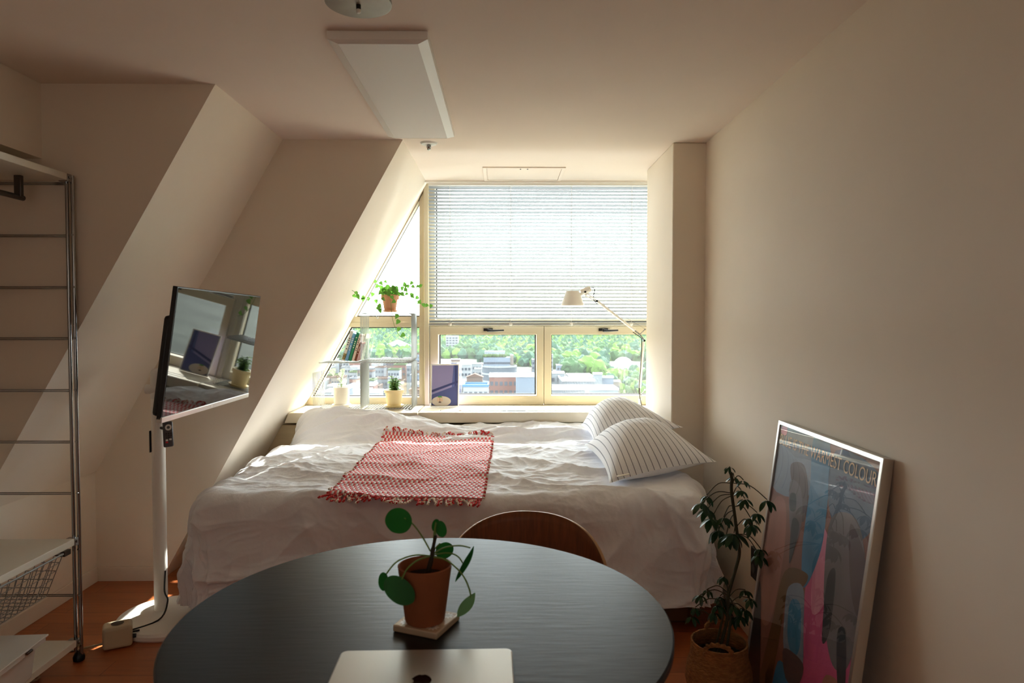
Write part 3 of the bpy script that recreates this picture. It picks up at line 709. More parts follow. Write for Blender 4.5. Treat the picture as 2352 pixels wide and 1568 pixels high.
# books leaning on the upper cube
books = [(828, .155, .012, 'A5542F', 'thin dark brown paperback, shortest of the leaning books', '7A3B22', .115),
         (823, .0, .010, 'B9C7A8', 'pale green book behind the brown paperback', 'C4CDA9', .165),
         (816, .0, .014, '', 'thin cream book between the green and the brown one', 'E9D9CB', .165),
         (807, .0, .015, '', 'dark green book leaning between blue and cream ones', '1E8A62', .175),
         (798, .0, .016, '', 'light blue paperback leaning beside the green book', '6FA9D8', .168),
         (789, .0, .018, '', 'white spined book with colourful foot, nearest the sloping wall', 'E4E6DF', .185)]
lean = math.radians(17)
xb = at(823.5, 829, 4.12).x
for i, (px, _, th, _2, lab, colr, hh) in enumerate(books):
    if i == 1: y0b, y1b = 4.17, 4.26
    else: y0b, y1b = 4.06 + .003 * i, 4.165
    x = xb if i < 2 else xb - .0195 * (i - 1.2)
    ln = lean if i != 1 else lean * .8
    U = V((math.sin(ln), 0, math.cos(ln))); S = V((-math.cos(ln), 0, math.sin(ln)))
    b0 = V((x, (y0b + y1b) / 2, ZC1 + .0015)); bw = (y1b - y0b)
    R_ = Matrix((-S, V((0, 1, 0)), U)).transposed()
    t_ = thing('book', b0, lab, 'book', 'books leaning on the wire cube')
    c = b0 + S * (th / 2) + U * (hh / 2)
    m = MB(); m.obox(c - S * (th / 2 - .0006), (.0012, bw, hh), R_); m.obox(c + S * (th / 2 - .0006), (.0012, bw, hh), R_); m.obox(c + V((0, -bw / 2, 0)), (th, .0014, hh), R_)
    cm = mat('book_cover', colr, .5); m.build('cover', cm, t_)
    MB().obox(c + V((0, .002, 0)), (th - .0026, bw - .006, hh - .005), R_).build('pages', M['paper'], t_)
    if i != 1:
        m = MB(); ic = 0
        n = 7
        for k in range(n):
            if (k * 7 + i) % 5 == 0: continue
            m.obox(c + U * (hh * (.32 - .07 * k)) + V((0, -bw / 2 - .0009, 0)), (th * .45, .0004, hh * .035), R_)
        m.build('spine_lettering', mat('spine_ink', 'F2EFE4' if colr not in ('E9D9CB', 'E4E6DF') else '4A4A46', .6), t_)
        if colr == 'E4E6DF':
            MB().obox(c - U * (hh * .36) + V((0, -bw / 2 - .0008, 0)), (th * .95, .0004, hh * .2), R_).build('spine_picture', mat('spine_pic', '8A7A4A', .6, var=.8, vscale=90), t_)

# ---------------------------------------------------------------- plants on the bench
def pot(parent, c, r0, r1, h, m, lip=.0, seg=32, wall_=.006):
    prof = [(r0 * .95, 0), (r0, .002)]
    if lip > 0: prof += [(r1 - (r1 - r0) * lip / h, h - lip), (r1 + .004, h - lip), (r1 + .004, h)]
    else: prof += [(r1, h)]
    prof += [(r1 - wall_, h), (r1 - wall_ - .002, h - .012), (r0 - wall_ + .002, .012)]
    MB().lathe(c, prof, seg).build('pot', m, parent)
    MB().lathe(c + V((0, 0, h - .018)), [(0, .0), (r1 - wall_ - .002, 0), (r1 - wall_ - .003, .005), (r1 * .5, .008), (0, .009)], seg).build('soil', M['soil'], parent)
PYp = 4.14
# ivy
pb_ = at(896, 719, PYp); pb_.z = ZC2 + .0045
t = thing('potted_ivy', pb_, 'ivy with long trailing stems in a terracotta pot on the upper wire cube', 'potted plant')
MB().lathe(pb_, [(.036, 0), (.045, .008), (.046, .012), (.034, .012), (.030, .005)], 32, closed=True).build('saucer', M['terra2'], t)
pot(t, pb_ + V((0, 0, .006)), .034, .050, .098, M['terra2'], lip=.028)
def q3(x, y, yy=None): return at(640 + x / 3.734, 580 + y / 3.734, PYp if yy is None else yy)
top = pb_ + V((0, 0, .10))
vines = [[(960, 350), (900, 340), (830, 375), (775, 395), (725, 388), (680, 370), (655, 340), (628, 322)],
         [(940, 350), (900, 300), (880, 262), (878, 235)], [(950, 350), (935, 290), (918, 245)],
         [(990, 345), (1050, 350), (1085, 330), (1092, 285), (1138, 262)], [(1000, 350), (1060, 340), (1110, 300), (1155, 295), (1195, 290), (1238, 275)],
         [(1000, 355), (1060, 345), (1140, 365), (1185, 390), (1212, 425), (1266, 450), (1310, 462)],
         [(950, 380), (962, 430), (970, 520), (985, 600), (1005, 660), (1040, 715), (1085, 738)],
         [(900, 370), (868, 420), (860, 470), (872, 505)], [(930, 360), (860, 330), (842, 285), (825, 250)]]
m = MB(); lf = MB(); random.seed(11)
for k, vn in enumerate(vines):
    yo = -.035 if k in (6, 7) else random.uniform(-.03, .03)
    if k in (6, 7): yo = -.115 if k == 6 else -.06
    pts = [top] + [q3(x, y, (PYp + yo * min(1, (i + .5) / 2)) if x > 760 else (3.97 if x > 700 else 3.84)) for i, (x, y) in enumerate(vn)]
    pth = smooth_path(pts, 5); m.tube(pth, [.0014] * (len(pth) - 1) + [.0006], 5)
def ivy(x, y, size=30, yy=None):
    yy = yy or (PYp + random.uniform(-.03, .01) if x > 760 else (3.96 if x > 700 else 3.84)); c = q3(x, y, yy); L = size / 3.734 / FPX * PYp * 1.15
    a = random.uniform(-2.6, -.5); d = V((math.cos(a), random.uniform(-.3, .3), math.sin(a))); nr_ = V((random.uniform(-.5, .5), -1, random.uniform(-.2, .5)))
    lf.leaf(c - d.normalized() * L * .4, d, nr_, L, L * .95, 'heart', fold=.18)
for x, y in [(668, 350), (650, 372), (682, 380), (722, 388), (724, 402), (770, 400), (805, 362), (880, 265), (918, 250), (932, 288), (842, 290), (838, 420), (828, 250), (876, 300),
             (1078, 275), (1090, 292), (1108, 290), (1085, 318), (1095, 325), (1060, 310), (1060, 352), (1095, 355), (1066, 360), (1138, 262), (1155, 292), (1190, 290), (1220, 285), (1205, 292),
             (1140, 365), (1150, 378), (1185, 388), (1210, 425), (1200, 430), (1245, 452), (1268, 454), (1306, 460)]: ivy(x, y, random.uniform(24, 36))
for x, y in [(868, 460), (872, 500), (858, 480), (1012, 548), (1022, 595), (1028, 658), (1062, 708), (975, 385), (985, 420), (900, 400)]: ivy(x, y, 36 if y > 450 else 30, PYp - .11 if x > 950 else PYp - .07)
for k in range(34):
    a = random.random() * 2 * PI; r = random.random() ** .6
    ivy(945 + 92 * r * math.cos(a), 345 + 45 * r * math.sin(a), random.uniform(34, 52), PYp + random.uniform(-.055, .02))
m.build('vines', M['stem'], t); lf.build('leaves', M['leaf'], t, fix=False)
# caladium-like plant in white pot
pb_ = at(784.5, 934, 4.12); pb_.z = SILL + .0105
t = thing('potted_plant', pb_, 'small plant with white-veined leaves in a tall white pot', 'potted plant')
MB().lathe(pb_, [(.050, 0), (.056, .003), (.056, .018), (.050, .019), (.048, .008)], 32, closed=True).build('saucer', M['ceramic'], t)
pot(t, pb_ + V((0, 0, .008)), .045, .0475, .115, M['ceramic'])
m = MB(); lf = MB(); top = pb_ + V((0, 0, .12))
vm = mat('variegated_leaf', 'DDE8CC', .5, var=.0, trans=.4); n = vm.node_tree.nodes; l = vm.node_tree.links
tx = n.new('ShaderNodeTexVoronoi'); tx.feature = 'DISTANCE_TO_EDGE'; tx.inputs['Scale'].default_value = 90; rp_ = n.new('ShaderNodeValToRGB'); rp_.color_ramp.elements[0].color = lin('3F7A3A'); rp_.color_ramp.elements[1].color = lin('E6EEDA'); rp_.color_ramp.elements[0].position = .05; rp_.color_ramp.elements[1].position = .14
tcn = n.new('ShaderNodeTexCoord'); l.new(tcn.outputs['Object'], tx.inputs['Vector']); l.new(tx.outputs['Distance'], rp_.inputs[0]); l.new(rp_.outputs[0], n['Principled BSDF'].inputs['Base Color'])
for x, y, s, tilt in [(472, 1022, 62, .1), (555, 1016, 44, .7), (548, 1048, 56, .3), (568, 1112, 60, .2), (512, 1136, 30, .4), (520, 1085, 26, .3)]:
    c = q3(x, y, 4.12 + random.uniform(-.03, .0)); L = s / 3.734 / FPX * 4.1
    m.tube(smooth_path([top, top.lerp(c, .5) + V((0, 0, .015)), c]), .0016, 6)
    lf.leaf(c + V((-.2 * L, 0, .35 * L)), V((.3, -.35, -1)), V((.1, -1, tilt)), L, L * 1.0, 'heart', fold=.1)
m.build('stems', mat('pale_stem', 'A9B98A', .5), t); lf.build('leaves', vm, t, fix=False)
# little shrub in cream pot
pb_ = at(905, 934, 4.12); pb_.z = SILL + .0105
t = thing('potted_plant', pb_, 'bushy little green shrub in a cream yellow flowerpot', 'potted plant')
MB().lathe(pb_, [(.046, 0), (.057, .010), (.058, .014), (.050, .014), (.044, .006)], 32, closed=True).build('saucer', M['cream'], t)
pot(t, pb_ + V((0, 0, .006)), .041, .055, .100, M['cream'], lip=.018)
m = MB(); lf = MB(); top = pb_ + V((0, 0, .10))
for k in range(14):
    a = 2 * PI * k / 14 + random.random(); r = random.uniform(.012, .05); e = top + V((r * math.cos(a), r * math.sin(a) * .7, random.uniform(.045, .095)))
    pth = smooth_path([top + V((0, 0, -.01)), top + V((0, 0, .02)), e], 5); m.tube(pth, .0013, 5)
    for q in range(24):
        b = pth[int(len(pth) * (.35 + .6 * random.random())) - 1]; a2 = random.random() * 2 * PI
        lf.leaf(b, V((math.cos(a2), math.sin(a2), random.uniform(-.1, .6))), V((0, 0, 1)) + V((random.uniform(-.4, .4), -.5, 0)), random.uniform(.020, .036), .011, 'narrow', fold=.3, droop=.25)
m.build('stems', M['stemb'], t); lf.build('leaves', M['leafs'], t, fix=False)

# small framed print
F0, F1 = at(989, 929, 4.20), at(1054, 929, 4.20)
zb_ = SILL + .001; Hf = at(1020, 835, 4.235).z - SILL; Wf = F1.x - F0.x
t = thing('picture_frame', ((F0.x + F1.x) / 2, 4.19, zb_), 'small white framed print in violet blue standing on the bench', 'picture')
fd = V((0, .055, Hf)).normalized(); fn = V((0, -1, .055 / Hf)).normalized(); fx = V((1, 0, 0)); fo = V((F0.x, 4.195, zb_))
def fp(u, v, n=0): return fo + fx * (u * Wf) + fd * (v * Hf) + fn * n
e = .026
MB().ring([fp(0, 0), fp(1, 0), fp(1, 1), fp(0, 1)], [fp(e * 1.4, e), fp(1 - e * 1.4, e), fp(1 - e * 1.4, 1 - e), fp(e * 1.4, 1 - e)], fn * .012).build('frame', M['white'], t, bevel=.001)
pr = MB()
def patch(pts, mi, lv): pr.add([fp(u, v, .002 + lv * .0003) for u, v in pts], [tuple(range(len(pts)))], mi)
patch([(0.02, .02), (.98, .02), (.98, .98), (.02, .98)], 0, 0)
patch([(.02, .02), (.98, .02), (.98, .52), (.02, .28)], 1, 1)
patch([(.74, .45), (.98, .52), (.98, .98), (.80, .98)], 2, 2); patch([(.84, .48), (.90, .50), (.90, .98), (.86, .98)], 3, 3)
patch([(.02, .33), (.98, .57), (.98, .62), (.02, .39)], 3, 4)
el = [(.38 + .34 * math.cos(a), .13 + .12 * math.sin(a)) for a in [2 * PI * k / 28 for k in range(28)]]
patch([(max(.02, u), max(.03, v)) for u, v in el], 4, 5)
patch([(.33 + .08 * math.cos(a), .22 + .035 * math.sin(a)) for a in [PI * k / 12 for k in range(13)]], 5, 6)
patch([(.325, .12), (.335, .12), (.335, .22), (.325, .22)], 6, 6); patch([(.33 + .05 * math.cos(a), .11 + .014 * math.sin(a)) for a in [2 * PI * k / 16 for k in range(16)]], 6, 7)
patch([(.22, .13), (.44, .13), (.42, .22), (.24, .22)], 7, 5.5)
pr.build('print', [mat('print_violet', 'A29DD2', .6, var=.05), mat('print_navy', '56609E', .6), mat('print_blue', '6473B8', .6), mat('print_dark', '414B88', .6), mat('print_cream', 'F0E4DA', .6), mat('print_green', '55A860', .6), mat('print_brown', '5A3A34', .6), mat('print_glow', 'F5D6C0', .6)], t, smooth=False, fix=False)
MB().add([fp(.02, .02, .008), fp(.98, .02, .008), fp(.98, .98, .008), fp(.02, .98, .008)], [(0, 1, 2, 3)]).build('glazing', M['pglass'], t, smooth=False)

# ---------------------------------------------------------------- adjustable lamp
LY = 4.10
def q5(x, y, yy=LY): return at(1260 + x / 5.227, 640 + y / 5.227, yy)
lb = q5(1095, 1450); 
t = thing('desk_lamp', V((lb.x, LY, SILL)), 'white adjustable arm lamp with conical shade at the window', 'lamp')
MB().lathe((lb.x, LY, SILL), [(.0, 0), (.045, 0), (.048, .006), (.044, .012), (.010, .016), (.008, .03), (.008, .06), (0, .061)], 32).build('base', M['whitem'], t)
s0, s1 = q5(288, 148), q5(288, 322); hS = (s0 - s1).length
rt0 = (q5(370, 148) - q5(205, 148)).length / 2; rt1 = (q5(428, 322) - q5(150, 322)).length / 2
RS = (s0 - s1).normalized().to_track_quat('Z', 'Y').to_matrix()
MB().lathe(s1, [(rt1, 0), (rt1 + .001, .002), (rt0, hS - .003), (rt0 - .003, hS), (rt0 - .005, hS - .003), (rt1 - .003, .0)], 40, R=RS, closed=True).build('lamp_shade', M['whitem'], t)
MB().lathe(s1, [(0, hS - .004), (rt0 - .003, hS - .004), (rt0 - .003, hS), (0, hS)], 40, R=RS).build('shade_cap', M['whitem'], t)
j0, j1 = q5(390, 165), q5(505, 118)
MB().tube([j0, j0.lerp(j1, .1), j1.lerp(j0, .1), j1], [.016, .0185, .0185, .015], 24).build('lamp_head', M['whitem'], t)
MB().tube([q5(372, 190), q5(430, 175), q5(455, 200)], [.012, .010, .008], 14).build('head_joint', M['whitem'], t)
MB().tube([q5(397, 318, LY - .02), q5(404, 452, LY - .02)], .0012, 6).build('handle_rod', M['chrome'], t)
e1 = q5(582, 267); e2 = q5(1097, 667); e3 = q5(1153, 742)
m = MB(); m.tube([q5(445, 165, LY - .006), q5(530, 225, LY - .006), e1], .0035, 8); m.tube([q5(450, 200, LY + .006), q5(530, 255, LY + .006), e1], .0035, 8)
m.build('wrist_link', M['whitem'], t)
MB().tube([e1, e2.lerp(e1, .12)], .0085, 14).build('upper_arm', M['whitem'], t)
m = MB(); m.tube([e2.lerp(e1, .12), e2], .005, 10); m.tube([e2, e3], .0045, 10); m.tube([e2, q5(1160, 608)], .0035, 10); m.build('elbow', M['chrome'], t)
MB().tube([q5(1138, 755), q5(1095, 1310)], .0085, 14).build('lower_arm', M['whitem'], t)
m = MB(); m.tube([q5(1095, 1310), q5(1103, 1405), V((lb.x, LY, SILL + .06))], .0045, 10); m.tube([q5(1103, 1405), q5(1160, 1335)], .003, 8); m.build('foot_link', M['chrome'], t)
for px_, py_ in ((440, 157), (582, 267), (1153, 742)):
    p = q5(px_, py_, LY - .02); MB().tube([p, p + V((0, .03, 0))], .0062, 14).build('knob', M['black'], t)
for px_, py_ in ((1097, 667), (1160, 608), (1103, 1405), (1160, 1335)):
    p = q5(px_, py_, LY - .008); MB().tube([p, p + V((0, .016, 0))], .0042, 12).build('pivot', M['chrome'], t)
m = MB(); m.tube([q5(600, 272), q5(1155, 600)], .0006, 5); m.tube([q5(1160, 745), q5(1162, 1330)], .0006, 5); m.build('tension_wire', M['dmetal'], t)
m = MB(); m.tube(smooth_path([q5(515, 105), q5(545, 112), q5(552, 150), q5(538, 210), q5(545, 260), q5(585, 300, LY + .008)]), .0024, 7); m.build('power_cord', M['black'], t); m = MB()
m.tube(smooth_path([q5(1012, 640, LY - .01), q5(1070, 680, LY - .01), q5(1112, 712, LY - .01), q5(1118, 760, LY - .01), q5(1108, 1000, LY - .01), q5(1085, 1310, LY - .01), q5(1092, 1400, LY - .01), q5(1105, 1460, LY - .01), V((lb.x + .01, LY - .01, SILL + .02))]), .0024, 7)
m.build('power_cord', M['black'], t)

# ================================================================ TABLE AREA
HT = .70
tc_ = V((-.146, 1.262, 0)); RT = .452
t = thing('dining_table', tc_, 'round black table in front of the bed', 'table')
MB().lathe(tc_, [(0, HT - .020), (RT - .008, HT - .020), (RT, HT - .014), (RT, HT - .003), (RT - .003, HT), (0, HT)], 160).build('tabletop', M['tabletop'], t)
MB().lathe(tc_, [(.25, 0), (.25, .008), (.20, .018), (.06, .03), (.035, .06), (.028, .30), (.035, HT - .08), (.10, HT - .03), (.12, HT - .021)], 48).build('pedestal', M['black'], t)
# coaster tile
ct = [az(905, 1436, HT + .012), az(1010, 1457, HT + .012), az(1057, 1402, HT + .012), az(950, 1392, HT + .012)]
cc_ = sum(ct, V()) / 4
t = thing('tile_coaster', V((cc_.x, cc_.y, HT)), 'square glazed tile coaster with white daisies under the terracotta pot', 'coaster')
side = .088; Rk = rot('Z', math.atan2(ct[1].y - ct[0].y, ct[1].x - ct[0].x))
MB().obox(V((cc_.x, cc_.y, HT + .006)), (side, side, .012), Rk).build('tile', mat('tile_glaze', 'C9B49A', .12, var=.1, vscale=20, coat=.5), t, bevel=.002)
for ux, uy in ((.026, -.026), (-.028, -.026), (.028, .026), (-.028, .028)):
    m = MB()
    for k in range(9):
        a = 2 * PI * k / 9; c = V((cc_.x, cc_.y, HT + .0122)) + Rk @ V((ux, uy, 0)); d = V((math.cos(a), math.sin(a), 0)); m.leaf(c, d, V((0, 0, 1)), .012, .0045, 'oval', fold=0, droop=0)
    m.build('daisy', M['ceramic'], t, fix=False)
# pilea
pp = V((cc_.x - .003, cc_.y - .004, HT + .0125))
t = thing('potted_pilea', pp, 'round-leaved pilea plant in a terracotta pot on the black table', 'potted plant')
zr = .812; hP = zr - pp.z
MB().lathe(pp, [(.0335, 0), (.0355, .003), (.0475, hP - .006), (.0482, hP), (.0455, hP + .001), (.0435, hP - .008), (.033, .012)], 48).build('pot', M['terra'], t)
MB().lathe(pp + V((0, 0, hP - .028)), [(0, 0), (.0405, 0), (.0405, .006), (.02, .009), (0, .008)], 32).build('soil', M['soil'], t)
YP = pp.y
def q8(x, y, dy=0): return at(700 + x / 2.94, 1130 + y / 2.94, YP + dy)
st = MB(); st.tube(smooth_path([pp + V((.004, 0, hP - .02)), q8(855, 450), q8(868, 370), q8(885, 290)]), [.0045] * 6 + [.004] * 6 + [.003] * 6 + [.0022], 10); st.build('stem', mat('pilea_trunk', '2E2416', .8, bump=.4), t)
def pleaf(cx, cy, dy, d, nrm, L, W, path, shape='round', hexm=None):
    c = q8(cx, cy, dy); d = V(d).normalized()
    s_ = L / 2.94 / FPX * (YP + dy); w_ = W / 2.94 / FPX * (YP + dy)
    m = MB(); pts = [q8(x, y, dz) for x, y, dz in path]
    m.tube(smooth_path(pts, 6), 0.0016, 7, mi=1)
    m.leaf(c - d * (s_ / 2), d, nrm, s_, w_, shape, fold=.06, droop=.06)
    o = m.build('leaf', [hexm or M['leafp'], M['stem']], t, fix=False)
    sb = o.modifiers.new('round', 'SUBSURF'); sb.levels = 2; sb.render_levels = 2
    return o
pleaf(632, 195, -.015, (-.5, .1, -.85), (0.1, -1, .15), 188, 190, [(850, 400, 0), (800, 310, -.005), (735, 220, -.01), (672, 172, -.016)])
pleaf(920, 250, .0, (.2, 0, -1), (-.1, -1, .2), 118, 80, [(885, 290, 0), (880, 250, 0), (888, 205, 0)])
pleaf(885, 225, .012, (-.1, 0, -1), (.4, -1, .2), 90, 60, [(870, 350, 0), (872, 290, .01), (885, 200, .012)])
pleaf(945, 395, .03, (.7, .3, -.7), (0, -1, .1), 125, 130, [(858, 430, 0), (880, 380, .015), (915, 345, .03)])
pleaf(1085, 490, .0, (-.42, .15, -1), (.85, -.45, .25), 300, 120, [(860, 420, 0), (940, 375, 0), (1040, 360, 0), (1120, 375, 0)], 'oval')
pleaf(1062, 520, .035, (-.3, .3, -1), (.9, -.3, .1), 170, 60, [(860, 425, 0), (960, 410, .02), (1030, 430, .03), (1068, 480, .035)], 'oval')
pleaf(1092, 765, -.02, (-.62, -.1, -.9), (.72, -.75, .35), 205, 100, [(862, 435, 0), (960, 460, -.01), (1060, 550, -.02), (1110, 650, -.02), (1122, 715, -.02)], 'oval', mat('leaf_back', '6E9460', .5, trans=.2))
pleaf(640, 665, -.055, (.75, -.1, -.6), (-.15, -1, .45), 245, 165, [(852, 430, 0), (760, 460, -.03), (690, 520, -.05), (655, 590, -.055)])
pleaf(530, 605, -.035, (-.15, 0, -1), (-.5, -1, .5), 130, 90, [(850, 430, 0), (740, 425, -.02), (620, 470, -.03), (545, 560, -.035)])
# laptop
LPz = HT + .016
la, lb2 = az(785, 1493, LPz), az(1176, 1487, LPz)
lx = (lb2 - la).normalized(); ly = V((lx.y, -lx.x, 0)); lw = (lb2 - la).length; ld = lw * .70
cl = (la + lb2) / 2 + ly * (ld / 2)
cl = V((cl.x, cl.y, HT)); RLp = Matrix((lx, -ly, V((0, 0, 1)))).transposed()
t = thing('laptop', cl, 'closed silver laptop on the black table at the bottom edge', 'laptop')
def rrect(w, d, r, z, n=8):
    pts = []
    for sx, sy, a0 in ((1, 1, 0), (-1, 1, 90), (-1, -1, 180), (1, -1, 270)):
        for k in range(n + 1):
            a = math.radians(a0 + 90 * k / n); pts.append(cl + RLp @ V((sx * (w / 2 - r) + r * math.cos(a), sy * (d / 2 - r) + r * math.sin(a), z)))
    return pts
MB().prism(rrect(lw, ld, .012, .001), (0, 0, .0085)).build('laptop_base', M['laptop'], t, bevel=.002)
MB().prism(rrect(lw, ld, .012, .0102), (0, 0, .0058)).build('laptop_lid', M['laptop'], t, bevel=.0025)
# fruit emblem with a bite, top pointing to the camera
ap = []
for k in range(60):
    a = 2 * PI * k / 60; r = 1 + .0 * a
    x = math.cos(a); y = math.sin(a)
    x *= 1.0; y *= 1.02
    if y > 0: y -= .22 * math.exp(-(x / .28) ** 2)
    else: y += .14 * math.exp(-(x / .22) ** 2); x *= 1 - .18 * (-y)
    bx_ = V((x - 1.15, y - .18)); 
    if bx_.length < .45: bx_ = bx_.normalized() * .45; x, y = 1.15 + bx_.x, .18 + bx_.y
    ap.append((x * .0155, y * .0165))
logo = MB().prism([cl + RLp @ V((-x, -y, .0161)) for x, y in ap], (0, 0, .0003))
lf_ = [(0, 1.15), (.12, 1.42), (.42, 1.62), (.40, 1.38), (.22, 1.18)]
logo.prism([cl + RLp @ V((-x * .0155, -y * .0165, .0161)) for x, y in lf_], (0, 0, .0003))
logo.build('emblem', M['logo'], t, smooth=False)

# chair beyond the table
CY = 1.74; CXc = .035; Ry = rot('Z', math.radians(-13))
t = thing('dining_chair', (CXc, CY, 0), 'chair with curved brown veneer backrest between the table and the bed', 'chair')
def cpt(x, y, z): return V((CXc, CY, 0)) + Ry @ V((x, y, 0)) + V((0, 0, z))
zc = at(1195, 1178, 1.93).z; Rb = .27; n = 40; mrows = 12; mb = MB(); vs = []
for j in range(mrows + 1):
    for i in range(n + 1):
        a = -1 + 2 * i / n; ph = a * math.radians(57)
        ztop = zc - .215 * (1 - math.sqrt(max(0, 1 - abs(a) ** 2.3)))
        zbot = zc - .215 - .0 - .10 * math.sqrt(max(0, 1 - abs(a) ** 2.4))
        z = zbot + (ztop - zbot) * j / mrows
        bulge = .02 * (z - zc + .2) / .2
        vs.append(cpt((Rb + bulge) * math.sin(ph), -.08 + (Rb + bulge) * math.cos(ph), z))
mb.add(vs, [(j * (n + 1) + i, j * (n + 1) + i + 1, (j + 1) * (n + 1) + i + 1, (j + 1) * (n + 1) + i) for j in range(mrows) for i in range(n)])
o = mb.build('backrest', [M['walnut'], M['plyedge']], t, fix=False, ang=60); sm = o.modifiers.new('ply', 'SOLIDIFY'); sm.thickness = .010; sm.use_rim = True; sm.material_offset_rim = 1
seat = MB().lathe(cpt(0, -.03, .40), [(0, 0), (.19, 0), (.205, .006), (.205, .012), (.19, .016), (0, .012)], 48, sy=.95); seat.build('seat', M['walnut'], t)
for sx, sy in ((1, 1), (-1, 1), (1, -1), (-1, -1)):
    MB().tube([cpt(sx * .13, -.03 + sy * .12, .405), cpt(sx * .19, -.03 + sy * .18, 0)], [.014, .010], 12).build('leg', M['walnut'], t)
for sx in (1, -1): MB().tube([cpt(sx * .10, .12, .405), cpt(sx * .10, .175, zc - .24)], .009, 10).build('back_support', M['walnut'], t)

# ================================================================ POSTER LEANING ON THE RIGHT WALL
pTL = ax(1795, 968, .955); pTR = ax(2030, 1050, .945)
yF, yN = pTL.y, pTR.y; ztp_ = (pTL.z + pTR.z) / 2
Po = V((.828, yF, .002)); Pu = V((.945 - .828, 0, ztp_)); PH = Pu.length; Pu.normalize(); Pr = V((0, -1, 0)); PW = yF - yN
Pn = V((-Pu.z, 0, Pu.x))
def ps(u, v, n=0): return Po + Pr * (u * PW) + Pu * (v * PH) + Pn * n
t = thing('poster_frame', ps(.5, 0), 'large silver framed film poster leaning against the right wall', 'poster')
eu_ = .014 / PW; ev = .014 / PH
MB().ring([ps(0, 0), ps(1, 0), ps(1, 1), ps(0, 1)], [ps(eu_, ev), ps(1 - eu_, ev), ps(1 - eu_, 1 - ev), ps(eu_, 1 - ev)], Pn * -.028).build('frame', M['silverframe'], t, bevel=.0015)
MB().add([ps(.01, .01, -.024), ps(.99, .01, -.024), ps(.99, .99, -.024), ps(.01, .99, -.024)], [(0, 1, 2, 3)]).build('backing', M['dmetal'], t, smooth=False)
cols = ['8A5A4A', 'B5796A', 'C4507E', '3D7FA8', '5B4A4C', '6E6668', '6A4A1E', '16161A', '7F8EA0', 'A36C5C', '4E6078', 'D889A4', '2B2A2E']
pm = [mat('poster_ink', c, .6, var=.14, vscale=9, stretch=(1, 1.5, .6)) for c in cols]
pr = MB()
def blobp(pts, mi, lv, sm_=True):
    P = [V((u, v, 0)) for u, v in pts]
    if sm_:
        Q = []; nP = len(P)
        for i in range(nP):
            a, b, c, d = P[i - 1], P[i], P[(i + 1) % nP], P[(i + 2) % nP]
            for k in range(5):
                tt = k / 5; Q.append(.5 * ((2 * b) + (c - a) * tt + (2 * a - 5 * b + 4 * c - d) * tt * tt + (3 * b - a - 3 * c + d) * tt ** 3))
        P = Q
    P = [V((min(max(p.x, eu_), 1 - eu_), min(max(p.y, ev), 1 - ev), 0)) for p in P]
    pr.add([ps(p.x, p.y, -.006 + lv * .00012) for p in P], [tuple(range(len(P)))], mi)
blobp([(.01, .01), (.99, .01), (.99, .99), (.01, .99)], 0, 0, False)
blobp([(.01, .75), (.45, .80), (.42, .99), (.01, .99)], 8, 1)
blobp([(.50, .10), (.99, .05), (.99, .55), (.80, .62), (.60, .72), (.52, .55), (.55, .35)], 2, 2)
blobp([(.55, .72), (.66, .70), (.72, .62), (.70, .50), (.60, .46)], 11, 3)
blobp([(.40, .99), (.56, .99), (.62, .72), (.58, .58), (.50, .50), (.44, .62), (.43, .82)], 3, 4)
blobp([(.62, .97), (.98, .95), (.98, .80), (.80, .72), (.62, .80)], 10, 4)
blobp([(.66, .76), (.86, .80), (.98, .66), (.96, .42), (.86, .36), (.76, .42), (.68, .56)], 5, 5)
blobp([(.82, .78), (.97, .70), (.97, .55), (.88, .62)], 4, 6)
blobp([(.70, .58), (.76, .62), (.78, .45), (.73, .40)], 12, 6)
blobp([(.84, .46), (.90, .48), (.95, .34), (.90, .32)], 12, 7)
blobp([(.20, .86), (.34, .88), (.42, .80), (.42, .70), (.34, .72), (.26, .78)], 4, 5)
blobp([(.22, .80), (.34, .80), (.40, .70), (.36, .60), (.28, .66)], 5, 6)
blobp([(.24, .76), (.30, .77), (.32, .72), (.26, .71)], 12, 7)
blobp([(.30, .68), (.38, .68), (.36, .58), (.33, .54)], 12, 7)
blobp([(.06, .70), (.20, .72), (.26, .55), (.22, .30), (.10, .28), (.05, .50)], 9, 3)
blobp([(.30, .50), (.52, .55), (.50, .50), (.36, .44), (.34, .25), (.30, .02), (.18, .02), (.24, .30)], 6, 5)
blobp([(.36, .46), (.50, .50), (.56, .38), (.60, .26), (.52, .20), (.40, .26), (.36, .36)], 8, 6)
blobp([(.40, .42), (.50, .44), (.55, .32), (.50, .27), (.42, .31)], 3, 7)
blobp([(.40, .26), (.60, .28), (.58, .20), (.46, .18)], 4, 8)
blobp([(.36, .20), (.50, .19), (.52, .06), (.44, .01), (.34, .02)], 3, 7)
blobp([(.02, .36), (.07, .34), (.20, .02), (.02, .02)], 7, 8)
blobp([(.80, .32), (.98, .30), (.98, .02), (.70, .02), (.76, .18)], 9, 4)
blobp([(.04, .985), (.10, .985), (.10, .955), (.04, .955)], 11, 9)
pr.build('print', pm, t, smooth=False, fix=False)
def text_part(body, parent, org, ex, ez, nrm, width, m, name, ys=1.0):
    cu = bpy.data.curves.new('t', 'FONT'); cu.body = body; cu.size = 1
    to = bpy.data.objects.new('t', cu); COL.objects.link(to); bpy.context.view_layer.update()
    me = to.evaluated_get(bpy.context.evaluated_depsgraph_get()).to_mesh()
    vs = [v.co.copy() for v in me.vertices]; fs = [tuple(p.vertices) for p in me.polygons]
    to.to_mesh_clear(); bpy.data.objects.remove(to)
    w = max(v.x for v in vs); k = width / w
    MB().add([org + ex * (v.x * k) + ez * (v.y * k * ys) + nrm for v in vs], fs).build(name, m, parent, smooth=False, fix=False)
